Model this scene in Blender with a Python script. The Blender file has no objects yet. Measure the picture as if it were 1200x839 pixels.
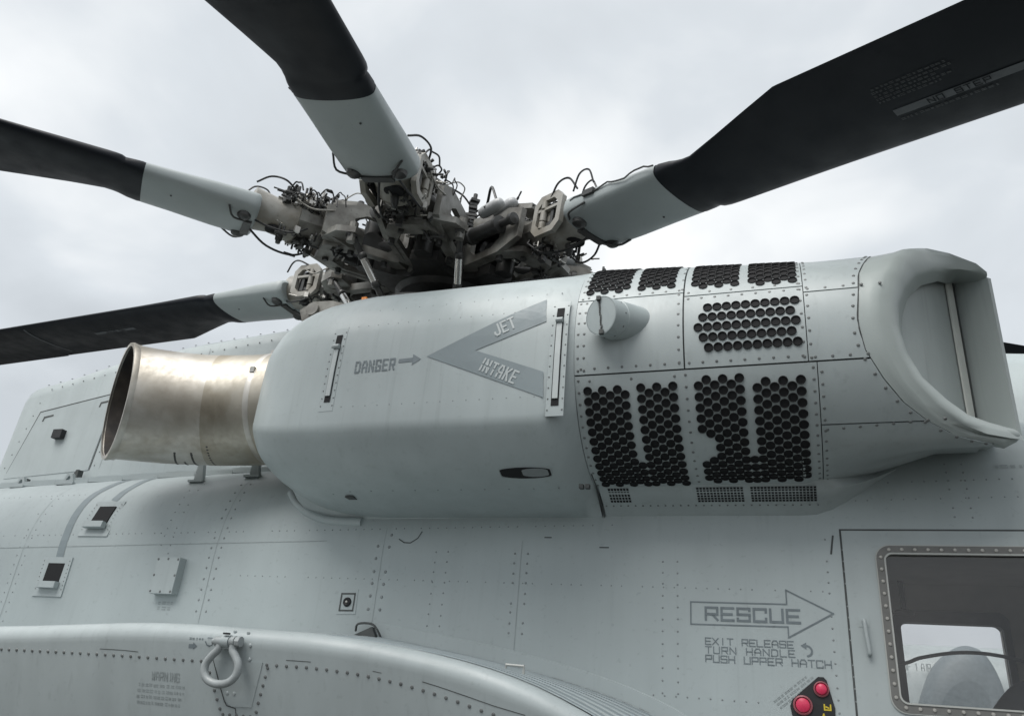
import bpy, math, random
from mathutils import Vector, Matrix
from bisect import bisect_right

S = bpy.context.scene
COL = S.collection

# ------------------------------------------------------------------ camera
cam_d = bpy.data.cameras.new('camera')
cam = bpy.data.objects.new('camera', cam_d)
COL.objects.link(cam)
R_, U_, F_ = Vector((0.9422, 0.3250, 0.0821)), Vector((0.0672, -0.4228, 0.9037)), Vector((-0.3284, 0.8460, 0.4201))
R_.normalize(); F_ = (F_ - F_.dot(R_) * R_).normalized(); U_ = R_.cross(F_).normalized()
cam.matrix_world = Matrix(((R_.x, U_.x, -F_.x, 0), (R_.y, U_.y, -F_.y, 0), (R_.z, U_.z, -F_.z, 1.65), (0, 0, 0, 1)))
cam_d.sensor_width = 36; cam_d.lens = 27.9; cam_d.clip_start = 0.05; cam_d.clip_end = 6000
S.camera = cam

# ------------------------------------------------------------------ world: overcast sky
SUN_EL, SUN_AZ = math.radians(57), math.radians(248)     # azimuth measured from +X towards +Y
w = bpy.data.worlds.new('World'); S.world = w; w.use_nodes = True
nt = w.node_tree; N = nt.nodes; L = nt.links
N.clear()
out = N.new('ShaderNodeOutputWorld')
sky = N.new('ShaderNodeTexSky'); sky.sky_type = 'NISHITA'; sky.sun_disc = False
sky.sun_elevation = SUN_EL; sky.sun_rotation = math.pi / 2 - SUN_AZ
bg1 = N.new('ShaderNodeBackground'); bg1.inputs['Strength'].default_value = 0.05
L.new(sky.outputs[0], bg1.inputs['Color'])
tc = N.new('ShaderNodeTexCoord')
sep = N.new('ShaderNodeSeparateXYZ'); L.new(tc.outputs['Generated'], sep.inputs[0])
def mth(op, a, b=None, clamp=False):
    n = N.new('ShaderNodeMath'); n.operation = op; n.use_clamp = clamp
    for i, v in enumerate((a, b)):
        if v is None: continue
        if isinstance(v, (int, float)): n.inputs[i].default_value = v
        else: L.new(v, n.inputs[i])
    return n.outputs[0]
zc = mth('ADD', mth('MAXIMUM', sep.outputs['Z'], 0.0), 0.35)   # clouds lie on a flat layer overhead
cmb = N.new('ShaderNodeCombineXYZ')
L.new(mth('DIVIDE', sep.outputs['X'], zc), cmb.inputs[0]); L.new(mth('DIVIDE', sep.outputs['Y'], zc), cmb.inputs[1])
def cloud(scale, detail, off, rough=0.5, dist=0.3):
    mp = N.new('ShaderNodeMapping'); mp.inputs['Location'].default_value = off
    L.new(cmb.outputs[0], mp.inputs['Vector'])
    n = N.new('ShaderNodeTexNoise'); n.inputs['Scale'].default_value = scale; n.inputs['Detail'].default_value = detail
    n.inputs['Roughness'].default_value = rough; n.inputs['Distortion'].default_value = dist
    L.new(mp.outputs[0], n.inputs['Vector']); return n.outputs['Fac']
mixn = mth('ADD', mth('MULTIPLY', cloud(1.25, 4, (3.1, 1.7, 0.0)), 0.72), mth('MULTIPLY', cloud(3.4, 5, (7.7, 2.4, 0.0)), 0.28))
rmp = N.new('ShaderNodeValToRGB'); L.new(mixn, rmp.inputs[0])
e = rmp.color_ramp.elements
e[0].position = 0.38; e[0].color = (0.545, 0.58, 0.61, 1)
e[1].position = 0.60; e[1].color = (0.96, 0.975, 0.975, 1)
m_ = e.new(0.48); m_.color = (0.66, 0.70, 0.735, 1)
bg2 = N.new('ShaderNodeBackground'); L.new(rmp.outputs[0], bg2.inputs['Color']); bg2.inputs['Strength'].default_value = 0.49
mx = N.new('ShaderNodeMixShader'); mx.inputs[0].default_value = 0.93
L.new(bg1.outputs[0], mx.inputs[1]); L.new(bg2.outputs[0], mx.inputs[2]); L.new(mx.outputs[0], out.inputs['Surface'])

sun_d = bpy.data.lights.new('sun', 'SUN'); sun_d.energy = 1.5; sun_d.angle = math.radians(45); sun_d.color = (1, 0.97, 0.93)
sun = bpy.data.objects.new('sun', sun_d); COL.objects.link(sun)
sd = Vector((math.cos(SUN_EL) * math.cos(SUN_AZ), math.cos(SUN_EL) * math.sin(SUN_AZ), math.sin(SUN_EL)))
sun.rotation_euler = sd.to_track_quat('Z', 'Y').to_euler(); sun.location = (0, -5, 20)
S.view_settings.view_transform = 'Standard'; S.view_settings.look = 'None'
S.view_settings.exposure = 1.24; S.view_settings.gamma = 1.0; S.view_settings.use_curve_mapping = False
S.cycles.max_bounces = 6; S.cycles.transparent_max_bounces = 8

# ------------------------------------------------------------------ materials
def material(name, col, rough=0.5, metal=0.0, spec=0.5, var=0.0, vscale=3.0, streak=0.0, speck=0.0, bump=0.0, bscale=1.2, fine=0.0, tint=None):
    m = bpy.data.materials.new(name); m.use_nodes = True
    nn = m.node_tree.nodes; ll = m.node_tree.links
    b = nn['Principled BSDF']
    b.inputs['Base Color'].default_value = (*col, 1); b.inputs['Roughness'].default_value = rough
    b.inputs['Metallic'].default_value = metal; b.inputs['Specular IOR Level'].default_value = spec
    if not (var or streak or speck or bump or fine): return m
    t = nn.new('ShaderNodeTexCoord').outputs['Object']
    def noise(sc, det=4, scale3=None, rgh=0.55):
        src = t
        if scale3:
            mp = nn.new('ShaderNodeMapping'); mp.inputs['Scale'].default_value = scale3; ll.new(t, mp.inputs[0]); src = mp.outputs[0]
        n = nn.new('ShaderNodeTexNoise'); n.inputs['Scale'].default_value = sc; n.inputs['Detail'].default_value = det
        n.inputs['Roughness'].default_value = rgh
        ll.new(src, n.inputs['Vector']); return n.outputs['Fac']
    def ramp(fac, p0, p1, c0, c1):
        r = nn.new('ShaderNodeMapRange'); r.inputs['From Min'].default_value = p0; r.inputs['From Max'].default_value = p1
        r.inputs['To Min'].default_value = c0; r.inputs['To Max'].default_value = c1; ll.new(fac, r.inputs['Value']); return r.outputs[0]
    def mul(a, c):
        n = nn.new('ShaderNodeMath'); n.operation = 'MULTIPLY'; ll.new(a, n.inputs[0])
        if isinstance(c, (int, float)): n.inputs[1].default_value = c
        else: ll.new(c, n.inputs[1])
        return n.outputs[0]
    f = ramp(noise(vscale, 6), 0.25, 0.75, 1 - var, 1 + var)
    if streak: f = mul(f, ramp(noise(9, 3, (1.0, 1.0, 0.09)), 0.3, 0.62, 1 - streak, 1 + streak * 0.3))
    if streak: f = mul(mul(f, ramp(noise(26, 2, (1.0, 1.0, 0.045)), 0.60, 0.72, 1.0, 1 - streak * 1.6)), ramp(noise(0.7, 3), 0.3, 0.7, 1 - var * .7, 1 + var * .7))
    if speck: f = mul(f, ramp(noise(38, 3), 0.62, 0.74, 1.0, 1 - speck))
    mixc = nn.new('ShaderNodeMix'); mixc.data_type = 'RGBA'; mixc.blend_type = 'MULTIPLY'; mixc.inputs[0].default_value = 1
    mixc.inputs[6].default_value = (*col, 1)
    if tint:
        tm = nn.new('ShaderNodeMix'); tm.data_type = 'RGBA'; tm.inputs[6].default_value = (*col, 1); tm.inputs[7].default_value = (*tint, 1)
        ll.new(ramp(noise(vscale * 0.8, 4), 0.4, 0.65, 0, 1), tm.inputs[0]); ll.new(tm.outputs[2], mixc.inputs[6])
    cb = nn.new('ShaderNodeCombineColor')
    for i in range(3): ll.new(f, cb.inputs[i])
    ll.new(cb.outputs[0], mixc.inputs[7]); ll.new(mixc.outputs[2], b.inputs['Base Color'])
    ll.new(ramp(noise(vscale * 2.3, 5), 0.3, 0.7, max(0.03, rough - 0.09), min(1, rough + 0.1)), b.inputs['Roughness'])
    if bump or fine:
        h = None
        bp = nn.new('ShaderNodeBump'); bp.inputs['Strength'].default_value = 1.0; bp.inputs['Distance'].default_value = 1.0
        a = mul(noise(bscale, 2, (1.6, 1.0, 1.0)), bump)
        c = mul(noise(55, 3), fine)
        ad = nn.new('ShaderNodeMath'); ad.operation = 'ADD'; ll.new(a, ad.inputs[0]); ll.new(c, ad.inputs[1])
        ll.new(ad.outputs[0], bp.inputs['Height']); ll.new(bp.outputs[0], b.inputs['Normal'])
    return m

M = {}
M['paint'] = material('gull_grey_paint', (0.357, 0.405, 0.412), 0.42, var=0.075, vscale=1.7, streak=0.03, speck=0.12, bump=0.006, bscale=2.6, fine=0.00015)
M['nacelle'] = material('nacelle_grey_paint', (0.357, 0.405, 0.411), 0.4, var=0.075, vscale=2.2, streak=0.05, speck=0.09, bump=0.004, bscale=2.4, fine=0.00012)
M['panel'] = material('panel_grey_paint', (0.352, 0.396, 0.402), 0.42, var=0.07, vscale=3.0, streak=0.05, speck=0.09, fine=0.00012)
M['lip'] = material('intake_lip_paint', (0.325, 0.365, 0.358), 0.42, var=0.06, vscale=3.5, speck=0.05, fine=0.0002)
M['cover'] = material('intake_cover_paint', (0.33, 0.37, 0.365), 0.5, var=0.05, vscale=3, streak=0.06)
M['seal'] = material('pale_seal_strip', (0.56, 0.58, 0.55), 0.5, var=0.08, vscale=9)
M['sponson'] = material('sponson_grey_paint', (0.357, 0.402, 0.409), 0.38, var=0.075, vscale=2.2, streak=0.06, speck=0.1, bump=0.004, fine=0.00015)
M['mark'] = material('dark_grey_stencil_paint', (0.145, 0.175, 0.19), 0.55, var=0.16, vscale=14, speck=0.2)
M['chevron'] = material('chevron_grey_paint', (0.195, 0.235, 0.25), 0.5, var=0.07, vscale=7, speck=0.1)
M['pale'] = material('pale_stencil_paint', (0.42, 0.46, 0.465), 0.5, var=0.05, vscale=8)
M['faint'] = material('faint_stencil_paint', (0.27, 0.305, 0.31), 0.55, var=0.2, vscale=20)
M['seam'] = material('seam_gap_sealant', (0.06, 0.066, 0.066), 0.7, var=0.3, vscale=10)
M['rivet'] = material('rivet_grey_paint', (0.21, 0.232, 0.236), 0.45, var=0.1, vscale=20)
M['screw'] = material('dirty_screw_paint', (0.13, 0.14, 0.14), 0.45, var=0.25, vscale=25)
M['black'] = material('black_rubber', (0.012, 0.013, 0.015), 0.6, var=0.2, vscale=15)
M['hole'] = material('black_hole_lining', (0.006, 0.0065, 0.008), 0.85)
M['blade'] = material('blade_black_paint', (0.0085, 0.0108, 0.015), 0.48, spec=0.22, var=0.1, vscale=2.5, speck=0.2, fine=0.0001)
M['cuff'] = material('cuff_grey_paint', (0.31, 0.345, 0.348), 0.4, var=0.07, vscale=3, speck=0.08, fine=0.0002)
M['bladestripe'] = material('blade_stripe_grey', (0.085, 0.092, 0.10), 0.55, var=0.12, vscale=10)
M['bladeprint'] = material('blade_faint_print', (0.05, 0.054, 0.058), 0.6, var=0.3, vscale=30)
M['hub'] = material('oily_hub_paint', (0.225, 0.225, 0.208), 0.42, var=0.22, vscale=7, speck=0.35, fine=0.0006, tint=(0.10, 0.094, 0.083))
M['neck'] = material('beige_neck_paint', (0.33, 0.325, 0.30), 0.45, var=0.15, vscale=6, speck=0.3, fine=0.0005, tint=(0.20, 0.185, 0.155))
M['hubdark'] = material('oily_dark_metal', (0.055, 0.056, 0.055), 0.4, metal=0.3, var=0.3, vscale=10, speck=0.2, fine=0.0005)
M['pylon'] = material('dark_pylon_paint', (0.035, 0.038, 0.04), 0.55, var=0.2, vscale=5)
M['steel'] = material('worn_steel', (0.42, 0.41, 0.385), 0.33, metal=0.85, var=0.15, vscale=14)
M['bright'] = material('bright_chrome_rod', (0.75, 0.75, 0.73), 0.2, metal=0.9, var=0.06, vscale=10)
M['hose'] = material('black_hose', (0.02, 0.021, 0.022), 0.5, var=0.2, vscale=20)
M['cap'] = material('reservoir_grey', (0.36, 0.37, 0.375), 0.35, var=0.08, vscale=8)
M['orange'] = material('orange_tag', (0.7, 0.22, 0.02), 0.5)
M['redtag'] = material('red_tag', (0.45, 0.03, 0.03), 0.5)
M['red'] = material('red_button_plastic', (0.62, 0.035, 0.10), 0.35, var=0.08, vscale=30)
M['redring'] = material('dull_red_ring', (0.26, 0.075, 0.09), 0.5, var=0.15, vscale=30)
M['yellow'] = material('yellow_tag_print', (0.55, 0.42, 0.03), 0.5)
M['shackle'] = material('galvanised_shackle', (0.31, 0.34, 0.345), 0.38, var=0.12, vscale=25, speck=0.2, fine=0.0006)
M['frame'] = material('brown_grey_window_frame', (0.13, 0.131, 0.126), 0.5, var=0.15, vscale=14, fine=0.0004)
M['bolt'] = material('bare_bolt_heads', (0.33, 0.325, 0.305), 0.38, metal=0.4, var=0.1, vscale=20)
M['bead'] = material('pale_window_bead', (0.36, 0.375, 0.36), 0.45, var=0.05, vscale=10)
M['cabin'] = material('cabin_grey_lining', (0.74, 0.72, 0.68), 0.8, var=0.12, vscale=4)
M['cabindark'] = material('dark_cabin_fittings', (0.2, 0.205, 0.22), 0.7, var=0.2, vscale=6)
M['ground'] = material('concrete_apron', (0.062, 0.064, 0.06), 0.85, var=0.18, vscale=0.35, speck=0.12, fine=0.002)

def exhaust_material(name, dk):
    m = bpy.data.materials.new(name); m.use_nodes = True
    nn = m.node_tree.nodes; ll = m.node_tree.links; b = nn['Principled BSDF']
    b.inputs['Metallic'].default_value = 1.0
    b.inputs['Anisotropic'].default_value = 0.35
    t = nn.new('ShaderNodeTexCoord').outputs['Object']
    n = nn.new('ShaderNodeTexNoise'); n.inputs['Scale'].default_value = 2.6; n.inputs['Detail'].default_value = 6; n.inputs['Distortion'].default_value = 0.4; ll.new(t, n.inputs['Vector'])
    r = nn.new('ShaderNodeValToRGB'); ll.new(n.outputs['Fac'], r.inputs[0])
    el = r.color_ramp.elements
    el[0].position = 0.30; el[0].color = (0.40, 0.37, 0.32, 1)
    el[1].position = 0.66; el[1].color = (0.76, 0.74, 0.70, 1)
    k = el.new(0.43); k.color = (0.52, 0.49, 0.435, 1)
    k = el.new(0.53); k.color = (0.64, 0.62, 0.58, 1)
    for q in el: q.color = (q.color[0] * dk, q.color[1] * dk * (.97 if dk < .8 else 1), q.color[2] * dk * (.90 if dk < .8 else 1), 1)
    n3 = nn.new('ShaderNodeTexNoise'); n3.inputs['Scale'].default_value = 30; n3.inputs['Detail'].default_value = 4; ll.new(t, n3.inputs['Vector'])
    mr = nn.new('ShaderNodeMapRange'); mr.inputs['From Min'].default_value = 0.3; mr.inputs['From Max'].default_value = 0.7
    mr.inputs['To Min'].default_value = 0.5; mr.inputs['To Max'].default_value = 0.66; ll.new(n3.outputs['Fac'], mr.inputs['Value'])
    ll.new(r.outputs[0], b.inputs['Base Color']); ll.new(mr.outputs[0], b.inputs['Roughness'])
    bp = nn.new('ShaderNodeBump'); bp.inputs['Distance'].default_value = 0.0035; bp.inputs['Strength'].default_value = 0.6
    n2 = nn.new('ShaderNodeTexNoise'); n2.inputs['Scale'].default_value = 5; ll.new(t, n2.inputs['Vector'])
    ll.new(n2.outputs['Fac'], bp.inputs['Height']); ll.new(bp.outputs[0], b.inputs['Normal'])
    return m
M['exhaust'] = exhaust_material('heat_stained_stainless', .84); M['collar'] = exhaust_material('browned_stainless', 0.66)
M['soot'] = material('sooty_duct_lining', (0.02, 0.018, 0.017), 0.75, metal=0.2, var=0.4, vscale=5, tint=(0.07, 0.058, 0.048))

def glass_material():
    m = bpy.data.materials.new('smoked_window_glass'); m.use_nodes = True
    nn = m.node_tree.nodes; ll = m.node_tree.links; nn.remove(nn['Principled BSDF'])
    tr = nn.new('ShaderNodeBsdfTransparent'); tr.inputs[0].default_value = (0.9, 0.9, 0.9, 1)
    gl = nn.new('ShaderNodeBsdfGlossy'); gl.inputs['Roughness'].default_value = 0.04
    fr = nn.new('ShaderNodeFresnel'); fr.inputs['IOR'].default_value = 1.5
    ms = nn.new('ShaderNodeMixShader'); ll.new(fr.outputs[0], ms.inputs[0]); ll.new(tr.outputs[0], ms.inputs[1]); ll.new(gl.outputs[0], ms.inputs[2])
    ll.new(ms.outputs[0], nn['Material Output'].inputs['Surface'])
    return m
M['glass'] = glass_material()

# ------------------------------------------------------------------ helpers
def mk(name, verts, faces, mat, parent=None, smooth=None, stuff=False):
    me = bpy.data.meshes.new(name); me.from_pydata([tuple(v) for v in verts], [], faces); me.validate(); me.update()
    if smooth is not None:
        me.shade_smooth(); me.set_sharp_from_angle(angle=math.radians(smooth))
    me.materials.append(mat)
    o = bpy.data.objects.new(name, me); COL.objects.link(o)
    if parent: o.parent = parent
    if stuff: o['kind'] = 'stuff'
    return o

def empty(name, loc=(0, 0, 0)):
    o = bpy.data.objects.new(name, None); COL.objects.link(o); o.location = loc; o.empty_display_size = 0.3
    return o

def frame_of(n):
    n = Vector(n).normalized(); a = Vector((0, 0, 1)) if abs(n.z) < 0.9 else Vector((1, 0, 0))
    x = a.cross(n).normalized(); return x, n.cross(x), n

class MB:
    def __init__(s): s.v = []; s.f = []
    def add(s, vs, fs):
        k = len(s.v); s.v += [Vector(v) for v in vs]; s.f += [tuple(i + k for i in f) for f in fs]
    def box(s, c, size, R=None, taper=1.0):
        hx, hy, hz = (q / 2 for q in size); vs = []
        for z in (-1, 1):
            t = 1 if z < 0 else taper
            for x, y in ((-1, -1), (1, -1), (1, 1), (-1, 1)): vs.append(Vector((x * hx * t, y * hy * t, z * hz)))
        if R is not None: vs = [R @ q for q in vs]
        s.add([Vector(c) + q for q in vs], [(3, 2, 1, 0), (4, 5, 6, 7), (0, 1, 5, 4), (1, 2, 6, 5), (2, 3, 7, 6), (3, 0, 4, 7)])
    def cyl(s, p0, p1, r0, r1=None, n=12, caps=True):
        r1 = r0 if r1 is None else r1; p0 = Vector(p0); p1 = Vector(p1); x, y, _ = frame_of(p1 - p0); vs = []
        for p, r in ((p0, r0), (p1, r1)):
            for i in range(n):
                a = 2 * math.pi * i / n; vs.append(p + r * (math.cos(a) * x + math.sin(a) * y))
        fs = [(i, (i + 1) % n, n + (i + 1) % n, n + i) for i in range(n)]
        if caps: fs += [tuple(range(n - 1, -1, -1)), tuple(range(n, 2 * n))]
        s.add(vs, fs)
    def lathe(s, p0, axis, prof, n=20):      # prof: (distance along the axis, radius)
        x, y, d = frame_of(axis); p0 = Vector(p0); vs = []; fs = []
        for t, r in prof:
            for i in range(n):
                a = 2 * math.pi * i / n; vs.append(p0 + t * d + max(r, 1e-4) * (math.cos(a) * x + math.sin(a) * y))
        for k in range(len(prof) - 1):
            for i in range(n): fs.append((k * n + i, k * n + (i + 1) % n, (k + 1) * n + (i + 1) % n, (k + 1) * n + i))
        s.add(vs, fs)
    def tube(s, pts, r, n=6, closed=False):
        pts = [Vector(p) for p in pts]; m = len(pts); vs = []; fs = []; up = None
        for i, p in enumerate(pts):
            if closed: d = pts[(i + 1) % m] - pts[i - 1]
            else: d = pts[min(i + 1, m - 1)] - pts[max(i - 1, 0)]
            d.normalize()
            if up is None: up = frame_of(d)[0]
            up = (up - up.dot(d) * d).normalized(); q = d.cross(up)
            rr = r[i] if isinstance(r, (list, tuple)) else r
            for k in range(n):
                a = 2 * math.pi * k / n; vs.append(p + rr * (math.cos(a) * up + math.sin(a) * q))
        for i in range(m if closed else m - 1):
            j = (i + 1) % m
            for k in range(n): fs.append((i * n + k, i * n + (k + 1) % n, j * n + (k + 1) % n, j * n + k))
        if not closed: fs += [tuple(range(n - 1, -1, -1)), tuple((m - 1) * n + k for k in range(n))]
        s.add(vs, fs)
    def dome(s, p, nrm, r, h=0.45, n=7):
        x, y, d = frame_of(nrm); p = Vector(p); vs = []
        for rr, hh in ((1.0, -0.1), (0.72, 0.75 * h)):
            for i in range(n):
                a = 2 * math.pi * i / n; vs.append(p + r * (rr * (math.cos(a) * x + math.sin(a) * y) + hh * d))
        vs.append(p + d * r * h)
        fs = [(i, (i + 1) % n, n + (i + 1) % n, n + i) for i in range(n)] + [(n + i, n + (i + 1) % n, 2 * n) for i in range(n)]
        s.add(vs, fs)
    def prism(s, poly, d):                   # extrude a 3D polygon by the vector d
        n = len(poly); d = Vector(d); vs = [Vector(p) for p in poly] + [Vector(p) + d for p in poly]
        s.add(vs, [tuple(range(n - 1, -1, -1)), tuple(range(n, 2 * n))] + [(i, (i + 1) % n, n + (i + 1) % n, n + i) for i in range(n)])
    def ring_plate(s, outer, inner, d):      # plate with a hole: equal-length outlines
        n = len(outer); d = Vector(d); vs = [Vector(p) for p in outer] + [Vector(p) for p in inner]
        vs += [v + d for v in vs[:2 * n]]; fs = []
        for i in range(n):
            j = (i + 1) % n
            fs += [(i, n + i, n + j, j), (2 * n + i, 2 * n + j, 3 * n + j, 3 * n + i), (i, j, 2 * n + j, 2 * n + i), (n + i, 3 * n + i, 3 * n + j, n + j)]
        s.add(vs, fs)
    def build(s, name, mat, parent=None, smooth=None, stuff=False): return mk(name, s.v, s.f, mat, parent, smooth, stuff)
    def pieces(s):                           # one builder for each connected piece
        up = list(range(len(s.v)))
        def root(i):
            while up[i] != i: up[i] = up[up[i]]; i = up[i]
            return i
        for f in s.f:
            for i in f[1:]: up[root(i)] = root(f[0])
        got = {}
        for f in s.f: got.setdefault(root(f[0]), []).append(f)
        for fs in got.values():
            ids = sorted({i for f in fs for i in f}); new = {i: k for k, i in enumerate(ids)}
            m = type(s)(); m.v = [s.v[i] for i in ids]; m.f = [tuple(new[i] for i in f) for f in fs]; yield m
    def build_each(s, *a, **k): return [m.build(*a, **k) for m in s.pieces()]

def grid_faces(nu, nv, closed_v=False, skip=None):
    fs = []
    for i in range(nu - 1):
        for j in range(nv if closed_v else nv - 1):
            if skip and skip(i, j): continue
            k = (j + 1) % nv; fs.append((i * nv + j, (i + 1) * nv + j, (i + 1) * nv + k, i * nv + k))
    return fs

def lerp_table(tab, x):
    if x <= tab[0][0]: return tab[0][1]
    for (a, b), (c, d) in zip(tab, tab[1:]):
        if x <= c: return b + (d - b) * (x - a) / (c - a)
    return tab[-1][1]

def spline(pts, per=8):
    P = [Vector(p) for p in pts]; P = [2 * P[0] - P[1]] + P + [2 * P[-1] - P[-2]]; o = []
    for i in range(1, len(P) - 2):
        for k in range(per):
            t = k / per; a, b, c, d = P[i - 1:i + 3]
            o.append(0.5 * (2 * b + (c - a) * t + (2 * a - 5 * b + 4 * c - d) * t * t + (3 * b - a - 3 * c + d) * t ** 3))
    o.append(P[-2]); return o

# stroke lettering: glyphs on a 4 x 6 grid, drawn as ribbons laid on a surface
GL = {
 'A': ['0,0 0,4 1,6 3,6 4,4 4,0', '0,2.5 4,2.5'], 'B': ['0,0 0,6 3.4,6 4,5.2 4,3.8 3.2,3.1 0,3.1', '3.2,3.1 4,2.4 4,.8 3.4,0 0,0'],
 'C': ['4,4.6 4,6 0,6 0,0 4,0 4,1.4'], 'D': ['0,0 0,6 3,6 4,5 4,1 3,0 0,0'], 'E': ['4,6 0,6 0,0 4,0', '0,3 3.4,3'],
 'F': ['4,6 0,6 0,0', '0,3 3.2,3'], 'G': ['4,4.8 4,6 0,6 0,0 4,0 4,2.8 2.2,2.8'], 'H': ['0,0 0,6', '4,0 4,6', '0,3 4,3'], 'I': ['2,0 2,6'],
 'J': ['4,6 4,1 3,0 1,0 0,1 0,2'], 'K': ['0,0 0,6', '4,6 .3,2.9', '1.3,3.6 4,0'], 'L': ['0,6 0,0 4,0'], 'M': ['0,0 0,6 2,2.6 4,6 4,0'],
 'N': ['0,0 0,6 4,0 4,6'], 'O': ['0,0 0,6 4,6 4,0 0,0'], 'P': ['0,0 0,6 4,6 4,2.7 0,2.7'], 'R': ['0,0 0,6 4,6 4,2.8 0,2.8', '2.2,2.8 4,0'],
 'S': ['4,5 4,6 0,6 0,3.1 4,3.1 4,0 0,0 0,1'], 'T': ['0,6 4,6', '2,6 2,0'], 'U': ['0,6 0,0 4,0 4,6'], 'W': ['0,6 .8,0 2,4 3.2,0 4,6'],
 'X': ['0,0 4,6', '0,6 4,0'], '1': ['1,5 2,6 2,0'], '.': ['1.8,0 2.2,0']}
STENCIL = {'A': [(2, 6)], 'D': [(2, 6), (2, 0)], 'G': [(2, 0)], 'R': [(2, 6)], 'K': [], 'N': [(2, 3)], 'E': [], 'J': [], 'T': [], 'I': []}

def ribbons(mb, place, lines, wid, lift=0.0015, stencil=None):
    n = 0
    for ln in lines:
        for (a, b), (c, d) in zip(ln, ln[1:]):
            L_ = math.hypot(c - a, d - b)
            if L_ < 1e-9: continue
            ux, uy = (c - a) / L_, (d - b) / L_
            parts = max(1, int(L_ / 0.05))
            a0, b0, c0, d0 = a - ux * wid / 2, b - uy * wid / 2, c + ux * wid / 2, d + uy * wid / 2
            n += 1; h = lift + 0.0003 * (n % 5)
            vs = []
            for k in range(parts + 1):
                t = k / parts; x, y = a0 + (c0 - a0) * t, b0 + (d0 - b0) * t
                vs += [place(x - uy * wid / 2, y + ux * wid / 2, h), place(x + uy * wid / 2, y - ux * wid / 2, h)]
            mb.add(vs, [(2 * k, 2 * k + 1, 2 * k + 3, 2 * k + 2) for k in range(parts)])

def text(mb, s, place, h, aspect=0.62, gap=0.3, wid=0.16, lift=0.0015, stencil=False):
    """letters of height h from (0,0); place(a, b, lift) puts a flat point onto the surface"""
    gw = h * aspect; x = 0.0
    for ch in s:
        if ch != ' ':
            lines = [[tuple(float(q) for q in p.split(',')) for p in g.split()] for g in GL[ch]]
            ls = [[(x + p[0] / 4 * gw, p[1] / 6 * h) for p in l] for l in lines]
            if stencil:
                cut = []
                for l in ls:
                    for p, q in zip(l, l[1:]):
                        L_ = math.hypot(q[0] - p[0], q[1] - p[1])
                        if L_ > h * 0.75: 
                            g0, g1 = 0.46, 0.56
                            m0 = (p[0] + (q[0] - p[0]) * (g0 - wid * h / L_ / 2), p[1] + (q[1] - p[1]) * (g0 - wid * h / L_ / 2))
                            m1 = (p[0] + (q[0] - p[0]) * (g1 + wid * h / L_ / 2), p[1] + (q[1] - p[1]) * (g1 + wid * h / L_ / 2))
                            cut += [[p, m0], [m1, q]]
                        else: cut.append([p, q])
                ls = cut
            ribbons(mb, place, ls, wid * h, lift)
        x += gw * (0.55 if ch in 'I1' and aspect < 0.5 else 1) + gap * h
    return x

def smudge_lines(mb, place, length, rows, pitch, h, rnd, lift=0.0015):
    """print too worn to read: short dashes of uneven length"""
    for r in range(rows):
        x = rnd.uniform(0, 0.04) * length; end = length * rnd.uniform(0.82, 1.0)
        while x < end:
            wd = rnd.uniform(0.5, 1.6) * h
            for k in range(2):
                y = -r * pitch + (k - 0.5) * h * 0.55 + rnd.uniform(-.1, .1) * h
                mb.add([place(x, y - h * .16, lift), place(x + wd, y - h * .16, lift), place(x + wd, y + h * .16, lift), place(x, y + h * .16, lift)], [(0, 1, 2, 3)])
            x += wd + rnd.uniform(0.2, 0.9) * h

# ------------------------------------------------------------------ ground
gnd = mk('ground', [(-3000, -3000, 0), (3000, -3000, 0), (3000, 3000, 0), (-3000, 3000, 0)], [(0, 1, 2, 3)], M['ground'])
gnd['kind'] = 'structure'

# ------------------------------------------------------------------ the helicopter
heli = empty('helicopter', (-2.69, 5.35, 0))
heli['label'] = 'grey military helicopter with black rotor blades, perforated engine nacelle and RESCUE arrow'
heli['category'] = 'helicopter'
bpy.context.view_layer.update()
HOFF = Vector((2.69, -5.35, 0))
class Part(MB):
    """a part of the helicopter, given in world coordinates"""
    def build(s, name, mat, parent=None, smooth=None, stuff=False):
        parent = parent or heli
        return mk(name, [v + HOFF for v in s.v], s.f, mat, parent, smooth, stuff)

# ---- fuselage skin
FP = [(4.45, 0.56), (4.22, 0.68), (4.10, 0.9), (4.04, 1.2), (4.01, 1.55), (4.0, 1.86), (4.0, 2.2), (4.0, 2.45), (4.003, 2.52), (4.012, 2.58), (4.022, 2.65), (4.04, 2.72), (4.066, 2.795), (4.10, 2.87),
      (4.136, 2.924), (4.18, 2.97), (4.228, 3.013), (4.28, 3.05), (4.345, 3.085), (4.42, 3.115), (4.55, 3.147), (4.7, 3.17), (5.0, 3.186), (5.35, 3.19)]
def fz(x, z):
    t = min(max((z - 2.35) / 0.65, 0), 1); t = t * t * (3 - 2 * t)
    return z + 0.035 * max(min(x, 4) + 3.4, -3.5) * t
def fusY(x, z):
    pr = [(fz(x, b), a) for a, b in FP]
    return lerp_table(pr, z)
def fus(x, z, lift=0.0):
    y = fusY(x, z); dy = (fusY(x, z + 0.01) - fusY(x, z - 0.01)) / 0.02
    n = Vector((0, -1, dy)).normalized()
    return Vector((x, y, z)) + n * lift, n
HX0, HX1, HZ0, HZ1 = 0.335, 0.985, 1.86, 2.52         # hatch window opening, starboard
PX0, PX1 = 0.63, 1.28                                  # the opening on the port side
xs = [-9.5, -8, -7, -6, -5, -4, -3.4, -2.8, -2.2, -1.6, -1, -.5, 0, HX0, PX0, HX1, PX1, 1.6, 2.2, 3, 4, 4.8, 5.4, 5.8, 6.0]
full = FP + [(10.7 - a, b) for a, b in FP[-2::-1]]
nv = len(full)
vs = []
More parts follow.
